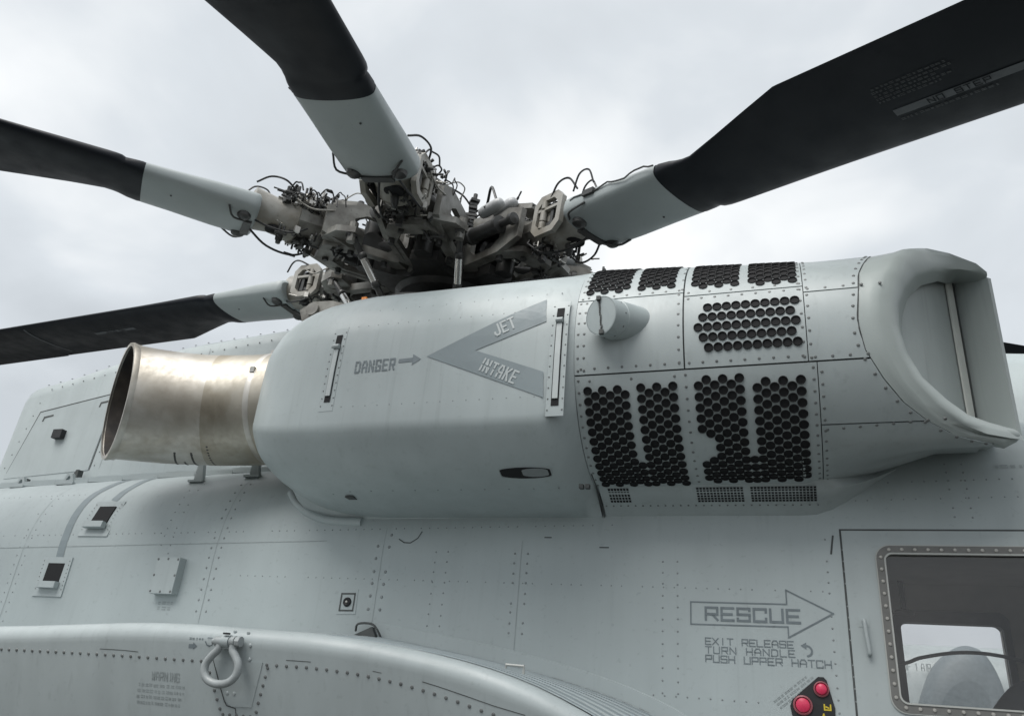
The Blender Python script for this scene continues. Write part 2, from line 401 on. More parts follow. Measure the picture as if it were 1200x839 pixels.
for x in xs:
    nose = max(0, (x - 3.0) / 3.0); k = math.sqrt(max(0.02, 1 - nose * nose)); ta = 1 - 0.05 * max(0, -6.6 - x)
    for a, b in full:
        zz = fz(x, b); vs.append((x, 5.35 + (a - 5.35) * k * ta, 1.7 + (zz - 1.7) * (0.25 + 0.75 * k)))
zi0 = [i for i, p in enumerate(FP) if p[1] == HZ0][0]; zi1 = [i for i, p in enumerate(FP) if p[1] == HZ1][0]
def skip(i, j):
    if (xs[i] >= HX0 and xs[i + 1] <= HX1 or xs[i] >= 1.6 and xs[i + 1] <= 2.2) and zi0 <= j < zi1: return True
    jj = nv - 2 - j
    if 4.0 <= xs[i] < 5.4 and (zi0 <= j < zi1 + 4 or zi0 <= jj < zi1 + 4): return True
    return (xs[i] >= PX0 and xs[i + 1] <= PX1 or xs[i] >= 1.6 and xs[i + 1] <= 2.2) and zi0 <= jj < zi1 + 1
P = Part(); P.add(vs, grid_faces(len(xs), nv, False, skip)); n0 = len(xs) * nv
P.f += [tuple(range(nv)), tuple((len(xs) - 1) * nv + j for j in range(nv - 1, -1, -1))]
P.f += [(i * nv, i * nv + nv - 1, (i + 1) * nv + nv - 1, (i + 1) * nv) for i in range(len(xs) - 1)]
fuselage = P.build('fuselage', M['paint'], smooth=40)

P = Part(); P.add(vs, [f for f in grid_faces(len(xs), nv) if 4.0 <= xs[f[0] // nv] < 5.4 and (zi0 <= f[0] % nv < zi1 + 4 or zi0 <= nv - 2 - f[0] % nv < zi1 + 4)])
P.build('windshield', M['glass'], heli)  # unseen nose glazing, opened to bring daylight towards the cabin
# rivet rows on the fuselage
rnd = random.Random(4)
P = Part()
def fr(x, z, r=0.005, h=0.5):
    p, n = fus(x, z); P.dome(p, n, r * 1.18, h)
for x0, r, z0, z1, sp in ((-3.37, .0065, 2.12, 3.0, .062), (-2.225, .0085, 2.17, 2.60, .068), (-3.76, .0045, 2.45, 2.95, .055), (-1.86, .0045, 2.10, 2.5, .055), (-1.40, .0058, 2.08, 2.5, .05),
                      (-0.62, .0045, 1.85, 2.5, .055), (-4.95, .0045, 2.0, 2.9, .06), (.14, .0045, 1.82, 2.60, .05), (0.7, .0045, 2.68, 2.98, .045)):
    z = z0
    while z < z1:
        for k in (-1, 1):
            if rnd.random() < .93: fr(x0 + k * .036, z + rnd.uniform(-.003, .003), r)
        z += sp
for z0, x0, x1, r in ((2.59, -5.6, -.9, .004), (2.33, -3.2, 0.1, .0035), (2.78, .2, 2.4, .004), (2.9, -6, -4.7, .0035), (1.84, -.75, -.1, .004), (2.69, .1, 2.4, .0035)):
    x = x0
    while x < x1:
        if rnd.random() < .85: fr(x, z0 + .02 * (x + 3.4) * (z0 > 2.5), r)
        x += .052
for x in (.24, .28):
    for z in (2.56, 2.52): fr(x, z, .005)
P.build('rivet_rows', M['rivet'], fuselage, stuff=True)

# seams, arcs and scuffs on the skin
def strip_on(mb, pts, wid, fn=fus, lift=0.0018):
    vs = []
    for i, p in enumerate(pts):
        q = pts[min(i + 1, len(pts) - 1)]; o = pts[max(i - 1, 0)]
        dx, dz = q[0] - o[0], q[1] - o[1]; l = math.hypot(dx, dz) or 1
        for s in (1, -1): vs.append(fn(p[0] - s * dz / l * wid / 2, p[1] + s * dx / l * wid / 2, lift)[0])
    mb.add(vs, [(2 * i, 2 * i + 1, 2 * i + 3, 2 * i + 2) for i in range(len(pts) - 1)])
def line(a, b, n=8): return [(a[0] + (b[0] - a[0]) * i / n, a[1] + (b[1] - a[1]) * i / n) for i in range(n + 1)]
P = Part()
strip_on(P, [(-2.136, 2.555), (-2.10, 2.535), (-2.06, 2.533), (-2.02, 2.56), (-2.0, 2.60)], .006)
strip_on(P, line((.125, 2.50), (.14, 2.59), 4), .008)
strip_on(P, line((-1.28, 2.57), (-1.24, 2.57), 2), .006); strip_on(P, line((-0.98, 2.52), (-0.93, 2.52), 2), .006)
P.build_each('skin_scratch', M['seam'], fuselage)
P = Part(); strip_on(P, line((-5.5, 2.46), (-2.6, 2.54), 30), .004)
P.build('skin_lap_seam', M['faint'], fuselage)
for x, z0, z1 in ((-3.37, 2.05, 3.0), (-2.225, 2.1, 2.62), (-1.40, 2.0, 2.55) , (-4.95, 2.0, 2.95)):
    P = Part(); strip_on(P, line((x, z0), (x, z1), 14), .0028); P.build('skin_lap_seam', M['faint'], fuselage)

# the two grey tapes running up from the louvre vents
for pts in ([(-4.60, 2.40), (-4.62, 2.6), (-4.63, 2.75), (-4.615, 2.86), (-4.58, 2.95), (-4.56, 3.01), (-4.55, 3.04)], [(-4.375, 2.815), (-4.365, 2.87), (-4.35, 2.94), (-4.34, 3.0), (-4.335, 3.045)]):
    P = Part(); strip_on(P, [(p.x, p.y) for p in spline([(a, b, 0) for a, b in pts], 5)], .062, lift=.0025)
    P.build('sealing_tape', M['chevron'], fuselage)

def onskin(x0, z0, dz=0.0):
    return lambda a, b, h: fus(x0 + a, z0 + b + dz * a, h)[0]
def fplate(mb, outline, th, fn=fus):
    """flat plate laid on the skin, bevelled edge"""
    top = [fn(a, b, th)[0] for a, b in outline]; bot = [fn(a, b, -.004)[0] for a, b in outline]
    n = len(outline); mb.add(top + bot, [tuple(range(n))] + [(i, n + i, n + (i + 1) % n, (i + 1) % n) for i in range(n)])

# louvre vents
for i, (cx_, cz, sl) in enumerate(((-4.385, 2.69, .0), (-4.605, 2.30, .0))):
    P = Part(); W, Hh = .105, .085
    fplate(P, [(cx_ - W - .02, cz - Hh - .05), (cx_ + W + .02, cz - Hh - .05), (cx_ + W + .02, cz + Hh + .03), (cx_ - W - .02, cz + Hh + .03)], .008)
    vent = P.build('louvre_vent', M['sponson'], heli)
    vent['label'] = ('upper' if i == 0 else 'lower') + ' louvre vent at the end of a grey tape'
    P = Part(); fplate(P, [(cx_ - .07, cz - .045), (cx_ + .07, cz - .045), (cx_ + .075, cz + .075), (cx_ - .065, cz + .075)], .0095)
    P.build('vent_opening', M['hole'], vent)
    P = Part(); p, n = fus(cx_, cz - .065, .03); t = Vector((0, n.z, -n.y))
    R = Matrix((Vector((1, 0, 0)), n, t)).transposed(); P.box(p, (.165, .036, .04), R); P.build('vent_lip', M['sponson'], vent, smooth=30)
    P = Part()
    for k in range(8):
        a = k / 7 * 2 - 1
        for s in (-1, 1):
            p, n = fus(cx_ + s * (W + .005), cz + a * .09, .009); P.dome(p, n, .004)
    P.build('vent_rivets', M['screw'], vent, stuff=True)

# junction box with eight screws
P = Part(); p, n = fus(-3.655, 2.31, .028); R = Matrix((Vector((1, 0, 0.0)), n, Vector((0, n.z, -n.y)))).transposed()
P.box(p, (.175, .062, .215), R); jb = P.build('junction_box', M['panel'], heli, smooth=30)
for a, b in ((-.075, .095), (0, .097), (.075, .095), (-.078, 0), (.078, 0), (-.075, -.095), (0, -.097), (.075, -.095)):
    P = Part(); P.dome(p + R @ Vector((a, .031, b)), n, .0085, .4, 8); P.build('screw', M['screw'], jb)

P = Part(); smudge_lines(P, onskin(-3.70, 2.155), .12, 2, .03, .02, random.Random(4)); P.build('worn_box_print', M['faint'], fuselage)
# square fuel port
P = Part(); fplate(P, [(-2.455, 2.135), (-2.335, 2.14), (-2.34, 2.272), (-2.46, 2.268)], .003); port = P.build('filler_port', M['paint'], heli)
P = Part()
ribbons(P, lambda a, b, h: fus(-2.396 + a, 2.202 + b, .003 + h)[0], [[(-.042, -.046), (.042, -.044), (.042, .046), (-.042, .044), (-.042, -.046)]], .008)
P.build('port_outline', M['seam'], port)
P = Part(); p, n = fus(-2.396, 2.202, .002); P.lathe(p, n, [(0, .026), (.008, .024), (.012, .017), (.009, .013), (.009, 0)], 16); P.build('port_plug', M['black'], port, smooth=50)
P = Part(); P.dome(p + n * .011, n, .009); P.build('plug_stud', M['steel'], port)

# ---- RESCUE arrow and hatch instructions
P = Part()
ribbons(P, lambda a, b, h: fus(a, b, h)[0], [[(-.522, 2.265), (-.085, 2.268), (-.085, 2.332), (.113, 2.234), (-.085, 2.122), (-.085, 2.168), (-.522, 2.163), (-.522, 2.265)]], .0062)
P.build('rescue_arrow', M['mark'], fuselage)
P = Part(); text(P, 'RESCUE', onskin(-.452, 2.186, .004), .055, aspect=.97, gap=.36, wid=.20); P.build('rescue_lettering', M['mark'], fuselage)
P = Part(); text(P, 'EXIT RELEASE', onskin(-.456, 2.076, .004), .028, aspect=.90, gap=.28, wid=.15); P.build('instruction_line', M['mark'], fuselage)
P = Part(); text(P, 'TURN HANDLE', onskin(-.456, 2.0375, .004), .028, aspect=.92, gap=.39, wid=.15); P.build('instruction_line', M['mark'], fuselage)
P = Part(); wx = 0.0
for wd in ('PUSH', 'UPPER', 'HATCH'):
    P = Part(); wx += text(P, wd, onskin(-.456 + wx, 1.999 + .004 * wx, .004), .029, aspect=.90, gap=.29, wid=.15) + .034
    P.build('instruction_word', M['mark'], fuselage)
P = Part(); c = []
for k in range(9):
    a = math.radians(-80 + k * 20); c.append((-.012 + .022 * math.cos(a), 2.068 + .022 * math.sin(a)))
ribbons(P, lambda a, b, h: fus(a, b, h)[0], [c], .008)
P.add([fus(a, b, .002)[0] for a, b in ((-.036, 2.09), (-.012, 2.104), (-.012, 2.074))], [(0, 1, 2)])
P.build('turn_arrow', M['mark'], fuselage)

# ---- red exit-release handle panel
pts = [(.028, 1.962), (.050, 1.962), (.062, 1.95), (.088, 1.84), (.086, 1.79), (.05, 1.745), (-.06, 1.765), (-.09, 1.80), (-.096, 1.835), (-.086, 1.862)]
P = Part(); fplate(P, pts, .006); rp = P.build('exit_release_panel', M['black'], heli)
rp['label'] = 'black rounded triangular release panel with two red buttons'
for (a, b, r) in ((-.043, 1.842, .030), (.038, 1.912, .024)):
    p, n = fus(a, b, .004)
    P = Part(); P.lathe(p, n, [(0, r * 1.38), (.010, r * 1.35), (.013, r * 1.15), (.006, r * 1.02)], 22); ring = P.build('button_ring', M['redring'], rp, smooth=35)
    P = Part(); P.lathe(p, n, [(0, r), (.012, r * .97), (.016, r * .8), (.017, 0)], 22); P.build('red_button', M['red'], rp, smooth=45)
P = Part()
ribbons(P, lambda a, b, h: fus(a, b, .006 + h)[0], [[(.045, 1.85), (.045, 1.83), (.07, 1.83), (.07, 1.85)], [(.04, 1.812), (.03, 1.78)], [(.04, 1.812), (.05, 1.78)], [(.034, 1.795), (.046, 1.795)], [(.052, 1.842), (.062, 1.838)]], .006)
P.build('panel_print', M['yellow'], rp)
P = Part(); smudge_lines(P, lambda a, b, h: fus(-.165 + a * .78 - b * .6, 1.845 + a * .62 + b * .78, h)[0], .21, 3, .017, .010, random.Random(3)); P.build('worn_panel_print', M['faint'], rp)
P = Part(); smudge_lines(P, onskin(.87, 2.93), .12, 1, .02, .02, random.Random(8)); P.build('worn_skin_print', M['faint'], fuselage)

# ---- upper hatch: raised panel, bolted frame, pane
HL, HT, HR, HB = .178, 2.612, 1.20, 1.60
P = Part()
ox = [(HL, HB), (HR, HB), (HR, HT), (HL, HT)]; ix = [(HX0, HZ0), (HX1, HZ0), (HX1, HZ1), (HX0, HZ1)]
def dense(q, n=10):
    o = []
    for i in range(4):
        a, b = q[i], q[(i + 1) % 4]; o += [(a[0] + (b[0] - a[0]) * k / n, a[1] + (b[1] - a[1]) * k / n) for k in range(n)]
    return o
do, di = dense(ox), dense(ix)
n = len(do)
V = [fus(a, b, .005)[0] for a, b in do] + [fus(a, b, .005)[0] for a, b in di] + [fus(a, b, -.006)[0] for a, b in do] + [fus(a, b, -.03)[0] for a, b in di]
F = []
for i in range(n):
    j = (i + 1) % n; F += [(i, j, n + j, n + i), (2 * n + i, 2 * n + j, j, i), (n + i, n + j, 3 * n + j, 3 * n + i)]
P.add(V, F); hatch = P.build('escape_hatch', M['panel'], heli, smooth=30)
P = Part(); ribbons(P, lambda a, b, h: fus(a, b, h)[0], [[(HL - .005, HB), (HL - .005, HT + .005), (HR, HT + .005)]], .0085, lift=.0012); P.build('hatch_gap', M['seam'], hatch)
def rrect(x0, x1, z0, z1, r, n=6):
    o = []
    for cx_, cz, a0 in ((x1 - r, z0 + r, -90), (x1 - r, z1 - r, 0), (x0 + r, z1 - r, 90), (x0 + r, z0 + r, 180)):
        for k in range(n + 1):
            a = math.radians(a0 + 90 * k / n); o.append((cx_ + r * math.cos(a), cz + r * math.sin(a)))
    return o
FO, FI = rrect(.316, 1.004, 1.841, 2.540, .06), rrect(.350, .970, 1.876, 2.505, .032)
def ringmesh(mb, o, i, h0, h1):
    n = len(o); V = [fus(*p, h1)[0] for p in o] + [fus(*p, h1)[0] for p in i] + [fus(*p, h0)[0] for p in o] + [fus(*p, h0)[0] for p in i]; F = []
    for a in range(n):
        b = (a + 1) % n; F += [(a, b, n + b, n + a), (2 * n + a, 2 * n + b, b, a), (n + a, n + b, 3 * n + b, 3 * n + a)]
    mb.add(V, F)
P = Part(); ringmesh(P, FO, FI, -.035, .013); frame = P.build('window_frame', M['frame'], hatch, smooth=40)
P = Part(); ringmesh(P, rrect(.347, .973, 1.873, 2.508, .035), rrect(.354, .966, 1.880, 2.501, .03), .0, .017); P.build('window_bead', M['bead'], hatch, smooth=40)
P = Part(); ringmesh(P, rrect(.311, 1.009, 1.836, 2.545, .064), rrect(.319, 1.001, 1.844, 2.537, .058), .0, .0115); P.build('frame_edge', M['bead'], hatch, smooth=40)
bm_ = MB(); bm_.dome((0, 0, 0), (0, -1, 0), .0092, .6, 10)
bolt0 = None
loop = rrect(.333, .987, 1.858, 2.5225, .047, 8); loop.append(loop[0]); acc = 0.0; step = .0536
for a, b in zip(loop, loop[1:]):
    l = math.hypot(b[0] - a[0], b[1] - a[1])
    while acc < l:
        q = fus(a[0] + (b[0] - a[0]) * acc / l, a[1] + (b[1] - a[1]) * acc / l, .013)[0] + HOFF
        if bolt0 is None: bolt0 = bm_.build('bolt', M['bolt'], hatch, 50); o = bolt0
        else: o = bolt0.copy(); COL.objects.link(o); o.parent = hatch
        o.location = q; acc += step
    acc -= l
P = Part(); pane = [fus(a, b, -.004)[0] for a, b in rrect(.34, .98, 1.866, 2.515, .03)]; P.add(pane + [v + Vector((0, .006, 0)) for v in pane], [tuple(range(len(pane))), tuple(range(2 * len(pane) - 1, len(pane) - 1, -1))])
P.build('window_pane', M['glass'], hatch)
P = Part(); a = fus(.237, 2.205, .0)[0]; b = fus(.247, 2.065, .0)[0]; yo = Vector((0, -.03, 0))
P.tube(spline([a, a + yo * .8, a * .9 + b * .1 + yo * 1.1, b * .9 + a * .1 + yo * 1.1, b + yo * .8, b], 5), .0085, 8)
P.box(a + Vector((0, .0, .0)), (.045, .014, .05)); P.build('hatch_handle', M['panel'], hatch, smooth=50)

# ---- cabin seen through the pane
P = Part(); X0, X1, Y0, Y1, Z0, Z1 = -.7, 2.6, 4.06, 6.64, 1.0, 2.85
P.add([(X0, Y0, Z0), (X1, Y0, Z0), (X1, Y1, Z0), (X0, Y1, Z0), (X0, Y0, Z1), (X1, Y0, Z1), (X1, Y1, Z1), (X0, Y1, Z1)], [(0, 1, 2, 3), (4, 7, 6, 5), (0, 3, 7, 4), (1, 5, 6, 2)])
for yy, holes_, dy in ((Y0, ((HX0, HX1, HZ1), (1.6, 2.2, HZ1)), -.05), (Y1, ((PX0, PX1, 2.585), (1.6, 2.2, 2.585)), .06)):
    x = X0
    for a, b, hz in holes_ + ((X1, X1, HZ1),):
        P.add([(x, yy, Z0), (a, yy, Z0), (a, yy, Z1), (x, yy, Z1)], [(0, 1, 2, 3)]); x = b
        if a == b: continue
        P.add([(a, yy, Z0), (b, yy, Z0), (b, yy, HZ0), (a, yy, HZ0), (a, yy, hz), (b, yy, hz), (b, yy, Z1), (a, yy, Z1)], [(0, 1, 2, 3), (4, 5, 6, 7)])
        P.add([(a, yy, HZ0), (b, yy, HZ0), (b, yy, hz), (a, yy, hz), (a, yy + dy, HZ0), (b, yy + dy, HZ0), (b, yy + dy, hz), (a, yy + dy, hz)], [(k, (k + 1) % 4, 4 + (k + 1) % 4, 4 + k) for k in range(4)])
cabin = P.build('cabin_lining', M['cabin'], heli)
def yring(mb, o, i, y0, y1):
    n = len(o); V = [(a, y1, b) for a, b in o] + [(a, y1, b) for a, b in i] + [(a, y0, b) for a, b in o] + [(a, y0, b) for a, b in i]; F = []
    for a in range(n):
        b = (a + 1) % n; F += [(a, b, n + b, n + a), (n + a, n + b, 3 * n + b, 3 * n + a), (2 * n + a, 2 * n + b, b, a), (3 * n + a, 3 * n + b, 2 * n + b, 2 * n + a)]
    mb.add(V, F)
P = Part(); yring(P, rrect(.59, 1.33, 1.83, 2.66, .07), rrect(.635, 1.285, 1.90, 2.575, .05), 6.60, 6.71); P.build('far_window_frame', M['cabindark'], cabin, smooth=40)
P = Part(); q = [(a, 6.70, b) for a, b in rrect(.62, 1.30, 1.87, 2.60, .05)]; P.add(q, [tuple(range(len(q)))]); P.build('far_window_pane', M['glass'], cabin)
for yy in (4.02, 6.68):  # extra side windows out of view, added to let more daylight into the cabin
    P = Part(); yring(P, rrect(1.56, 2.24, 1.82, 2.60, .06), rrect(1.61, 2.19, 1.87, 2.51, .04), yy - .06, yy + (.0 if yy < 5 else .06)); P.build('added_window_frame', M['frame'], heli, smooth=40)
    P = Part(); q = [(a, yy, b) for a, b in rrect(1.60, 2.2, 1.86, 2.52, .05)]; P.add(q, [tuple(range(len(q)))]); P.build('added_window_pane', M['glass'], heli)
# crew seat, conduit and lamp inside
P = Part(); vs = []; prof = [(-.36, 1.0), (-.35, 1.55), (-.29, 1.85), (-.20, 2.02), (-.10, 2.15), (-.02, 2.20), (.08, 2.20), (.16, 2.13), (.24, 1.95), (.28, 1.7), (.30, 1.0)]
sp = [(p.x, p.y) for p in spline([(a, b, 0) for a, b in prof], 4)]; n = len(sp)
for y, k in ((5.50, .94), (5.47, .98), (5.44, 1.0), (5.36, 1.0), (5.33, .96)):
    vs += [(1.13 + a * k, y, 1.0 + (b - 1.0) * k * .93) for a, b in sp]
P.add(vs, grid_faces(5, n)); P.f += [tuple(range(n)), tuple(range(5 * n - 1, 4 * n - 1, -1))]
P.build('crew_seat', M['cabindark'], heli, smooth=50)
P = Part(); P.tube(spline([(.0, 5.30, 2.14), (.45, 5.30, 2.155), (.60, 5.30, 2.20), (.78, 5.30, 2.235), (.95, 5.30, 2.235), (1.12, 5.30, 2.20), (1.35, 5.30, 2.11)], 8), .010, 8)
P.build('cabin_conduit', M['cabindark'], cabin, smooth=50)
P = Part(); P.lathe((.66, 6.52, 2.60), (0, 0, 1), [(0, .0), (.004, .05), (.02, .078), (.04, .06), (.05, .02), (.28, .02)], 18); P.build('cabin_lamp', M['hole'], cabin, smooth=50)

# ---- deck rails, lugs and duct supports
for (y0, dz, hh) in ((4.34, .012, .014), (4.40, .016, .014), (4.50, .022, .02)):
    P = Part(); n = 14
    for i in range(n):
        x0, x1 = -7.5 + i * .32, -7.5 + (i + 1) * .32 - .002
        def top(x): return fz(x, lerp_table(FP[7:], y0))
        P.box(((x0 + x1) / 2, y0, top((x0 + x1) / 2) + dz), (x1 - x0, .022, hh + .02))
    P.build('deck_rail', M['paint'], fuselage)
def lug(x, w_, h_, y):
    z = fz(x, lerp_table(FP[7:], y))
    P = Part(); out_ = [(x - w_, y, z - .02), (x + w_, y, z - .02), (x + w_ * .8, y, z + .02), (x + w_ * .35, y, z + h_), (x - w_ * .35, y, z + h_), (x - w_ * .8, y, z + .02)]
    inn = [(x + (p[0] - x) * .35, y, z + h_ * .62 + (p[2] - z - h_ * .5) * .3) for p in out_]
    P.ring_plate(out_, inn, (0, .025, 0)); P.box((x, y + .012, z + .0), (w_ * 2.4, .08, .016)); P.build('lifting_lug', M['panel'], fuselage)
lug(-5.13, .07, .085, 4.32); lug(-5.62, .06, .08, 4.33)
for x, y in ((-3.83, 4.2), (-3.40, 4.22)):
    z = fusY and fz(x, lerp_table(FP[7:], y))
    P = Part(); P.prism([(x - .03, y, z - .03), (x + .055, y, z - .03), (x + .02, y, z + .13), (x - .02, y, z + .13)], (0, .03, 0)); P.box((x + .012, y + .015, z + .0), (.12, .09, .014)); P.build('duct_support', M['panel'], fuselage)

# ---- centre engine fairing behind the exhaust
P = Part()
st = [(-6.52, 4.02, .9), (-6.49, 4.08, .97), (-6.42, 4.11, 1.0), (-6.1, 4.165, 1.0), (-5.56, 4.30, 1.0), (-4.7, 4.41, 1.0), (-3.87, 4.47, 1.0), (-3.0, 4.52, 1.0), (-2.9, 4.50, .95)]
vs = []; st0_ = list(st)
for x, zt, k in st:
    sec = [(4.72, 2.9), (4.745, 3.3), (4.765, zt - .16), (4.79, zt - .07), (4.85, zt - .015), (4.95, zt + .012), (5.35, zt + .03)]
    sec = [(5.35 + (a - 5.35) * k, b) for a, b in sec]; sec += [(10.7 - a, b) for a, b in sec[-2::-1]]
    vs += [(x, a, b) for a, b in sec]
nn_ = 13
P.add(vs, grid_faces(len(st), nn_)); P.f += [tuple(range(nn_)), tuple((len(st) - 1) * nn_ + j for j in range(nn_ - 1, -1, -1))]
dog = P.build('engine_fairing', M['panel'], smooth=35)
def dogp(a, b, h):
    zt = lerp_table([(q[0], q[1]) for q in st0_], a); return Vector((a, 4.745 + (b - 3.3) * .02 / (zt - 3.46) - h, b))
P = Part(); q = [(-6.33, 3.22), (-5.42, 3.22), (-5.40, 3.99), (-6.22, 3.86)]
q = [(-6.36, 3.20), (-5.45, 3.26), (-5.42, 3.94), (-6.22, 3.80)]
P.add([dogp(a, b, .006) for a, b in q] + [dogp(a, b, -.004) for a, b in q], [(0, 1, 2, 3)] + [(i, 4 + i, 4 + (i + 1) % 4, (i + 1) % 4) for i in range(4)])
dd = P.build('fairing_door', M['panel'], dog)
P = Part(); ribbons(P, dogp, [[(-6.365, 3.20), (-6.23, 3.812), (-5.41, 3.952), (-5.44, 3.26)]], .009, lift=.0012); P.build('door_gap', M['seam'], dog)
for a, b in ((-6.10, 3.755), (-5.50, 3.86)):
    P = Part(); ribbons(P, dogp, [[(a - .055, b - .03), (a - .05, b), (a + .04, b + .015)]], .016, lift=.0075); P.build('door_latch', M['seam'], dog)
P = Part(); P.box(dogp(-5.88, 3.58, .03), (.10, .05, .075)); P.build('door_light', M['black'], dog)
P = Part()
for q in ([(-6.28, 3.9), (-6.40, 3.3)], [(-5.36, 4.0), (-5.40, 3.3)], [(-6.2, 4.03), (-5.4, 4.17)], [(-5.28, 4.18), (-5.30, 3.85)], [(-5.25, 4.18), (-5.27, 3.85)], [(-5.2, 4.2), (-3.5, 4.38)]):
    (a, b), (c_, d) = q; L_ = math.hypot(c_ - a, d - b); k = int(L_ / .11)
    for i in range(k + 1): P.dome(dogp(a + (c_ - a) * i / k, b + (d - b) * i / k, .0), (0, -1, 0), .007)
for i in range(26): 
    x = -6.35 + i * .13; zt = lerp_table([(s[0], s[1]) for s in st], x); P.dome((x, 4.84, zt - .012), (0, -.5, .8), .009, .7)
P.build('fairing_rivets', M['screw'], dog, stuff=True)
P = Part(); ribbons(P, dogp, [[(-5.32, 4.22), (-5.34, 3.25)], [(-4.55, 4.3), (-4.56, 3.3)]], .006, lift=.001); P.build('fairing_seam', M['faint'], dog)
for x, h in ((-5.5, .12), (-6.05, .06)):
    P = Part(); P.prism([(x - .05, 4.66, 3.10), (x + .05, 4.66, 3.12), (x + .045, 4.66, 3.12 + h), (x + .02, 4.66, 3.12 + h)], (0, .05, 0)); P.build('fairing_bracket', M['seam'], dog)

# ---- forward upper cowling (right edge of the photo)
P = Part(); st = [(-2.0, 3.2), (-1.2, 3.95), (0, 4.0), (1.0, 3.98), (1.8, 3.90), (2.6, 3.72), (3.2, 3.45), (3.5, 3.2)]; vs = []
for x, zt in st:
    sec = [(4.62, 3.05), (4.72, 3.05 + (zt - 3.05) * .5), (4.82, 3.05 + (zt - 3.05) * .8), (4.95, 3.05 + (zt - 3.05) * .94), (5.15, zt - .01), (5.35, zt)]
    sec += [(10.7 - a, b) for a, b in sec[-2::-1]]; vs += [(x, a, b) for a, b in sec]
P.add(vs, grid_faces(len(st), 11)); P.f += [tuple(range(11)), tuple((len(st) - 1) * 11 + j for j in range(10, -1, -1))]
P.build('upper_cowling', M['paint'], smooth=45)

# ------------------------------------------------------------------ engine nacelle
NP = [(4.06, 2.60), (4.02, 2.68), (3.85, 2.69), (3.72, 2.705), (3.62, 2.724), (3.55, 2.745), (3.48, 2.775), (3.42, 2.81), (3.372, 2.858), (3.333, 2.905), (3.310, 2.938), (3.300, 2.962), (3.296, 2.99), (3.295, 3.08), (3.292, 3.28), (3.295, 3.42),
      (3.300, 3.5), (3.306, 3.54), (3.320, 3.585), (3.338, 3.635), (3.362, 3.685), (3.394, 3.735), (3.432, 3.782), (3.478, 3.826), (3.53, 3.865), (3.588, 3.9), (3.65, 3.93), (3.72, 3.954), (3.8, 3.97), (3.93, 3.985)]
BX, BY, BZ, BR = 0, 3.93, 3.40, .61
def barp(x, th, dr=0.0):
    a = math.radians(th); n = Vector((0, -math.cos(a), math.sin(a)))
    t = (th + 180) % 360 - 180; q = min(max((-52 - t) / 33, 0), 1)   # the underside rises towards the intake
    k = min(max((x - .03) / .6, 0), 1); q = q * q * (3 - 2 * q)
    q2 = min(max((t - 8) / 50, 0), 1) if t < 150 else 0; q2 = q2 * q2 * (3 - 2 * q2); k2 = min(max((x + .9) / 1.05, 0), 1)
    return Vector((x, BY, BZ)) + n * (BR + dr - .19 * q * k - .062 * q2 * k2), n
SEAM = [(-120, .80), (-60, .80), (-53, .64), (-46, .535), (-38, .447), (-28, .375), (-16, .312), (-3, .292), (10, .31), (22, .325), (32, .355), (42, .383), (52, .405), (110, .46)]
def seamx(th): return lerp_table(SEAM, th)
inb = [(4.25, 3.96), (4.42, 3.85), (4.54, 3.6), (4.56, 3.2), (4.5, 2.8), (4.4, 2.6)]
NPF = NP + inb
TAIL = [(-3.03, .50), (-3.025, .565), (-3.0, .65), (-2.95, .735), (-2.88, .81), (-2.79, .872), (-2.69, .92), (-2.56, .96), (-2.42, .985), (-2.25, 1.0)]
vs = []; sx = []
TAIL = [(-2.25 + (x + 2.25) * .88, k) for x, k in TAIL]
for x, k in TAIL:
    sx.append(x)
    for a, b in NPF:
        vs.append((x, 3.93 + (a - 3.93) * k, 3.30 + (b - 3.30) * k))
for x in (-2.0, -1.7, -1.4, -1.2): sx.append(x); vs += [(x, a, b) for a, b in NPF]
for x, t in ((-1.12, .0), (-1.07, .14), (-1.03, .42), (-1.0, .72), (-.974, .97)):
    sx.append(x)
    for a, b in NPF:
        th = math.atan2(b - BZ, -(a - BY)); r = math.hypot(a - BY, b - BZ); rr = r * (1 - t) + (BR + .003) * t if b > 2.687 else r
        vs.append((x, BY - rr * math.cos(th), BZ + rr * math.sin(th)))
P = Part(); P.add(vs, grid_faces(len(sx), len(NPF))); nac = P.build('engine_nacelle', M['nacelle'], heli, smooth=50)
NT = sorted([(b, a) for a, b in NP if b >= 2.685])
def nacp(x, z, lift=0.0):
    k = lerp_table(TAIL, x)
    def yy(q): return 3.93 + (lerp_table(NT, 3.30 + (q - 3.30) / k) - 3.93) * k
    dy = (yy(z + .006) - yy(z - .006)) / .012; n = Vector((0, -1, dy)).normalized()
    return Vector((x, yy(z), z)) + n * lift, n

# barrel of the particle separator
P = Part(); nth = 64; bxs = [-.972, -.6, -.2, .1, .32]
vs = []
for x in bxs:
    for i in range(nth): vs.append(barp(x, i * 360 / nth, -.008)[0])
P.add(vs, grid_faces(len(bxs), nth, True)); P.f.append(tuple(range(nth)))
barrel = P.build('separator_barrel', M['seam'], heli, smooth=50)

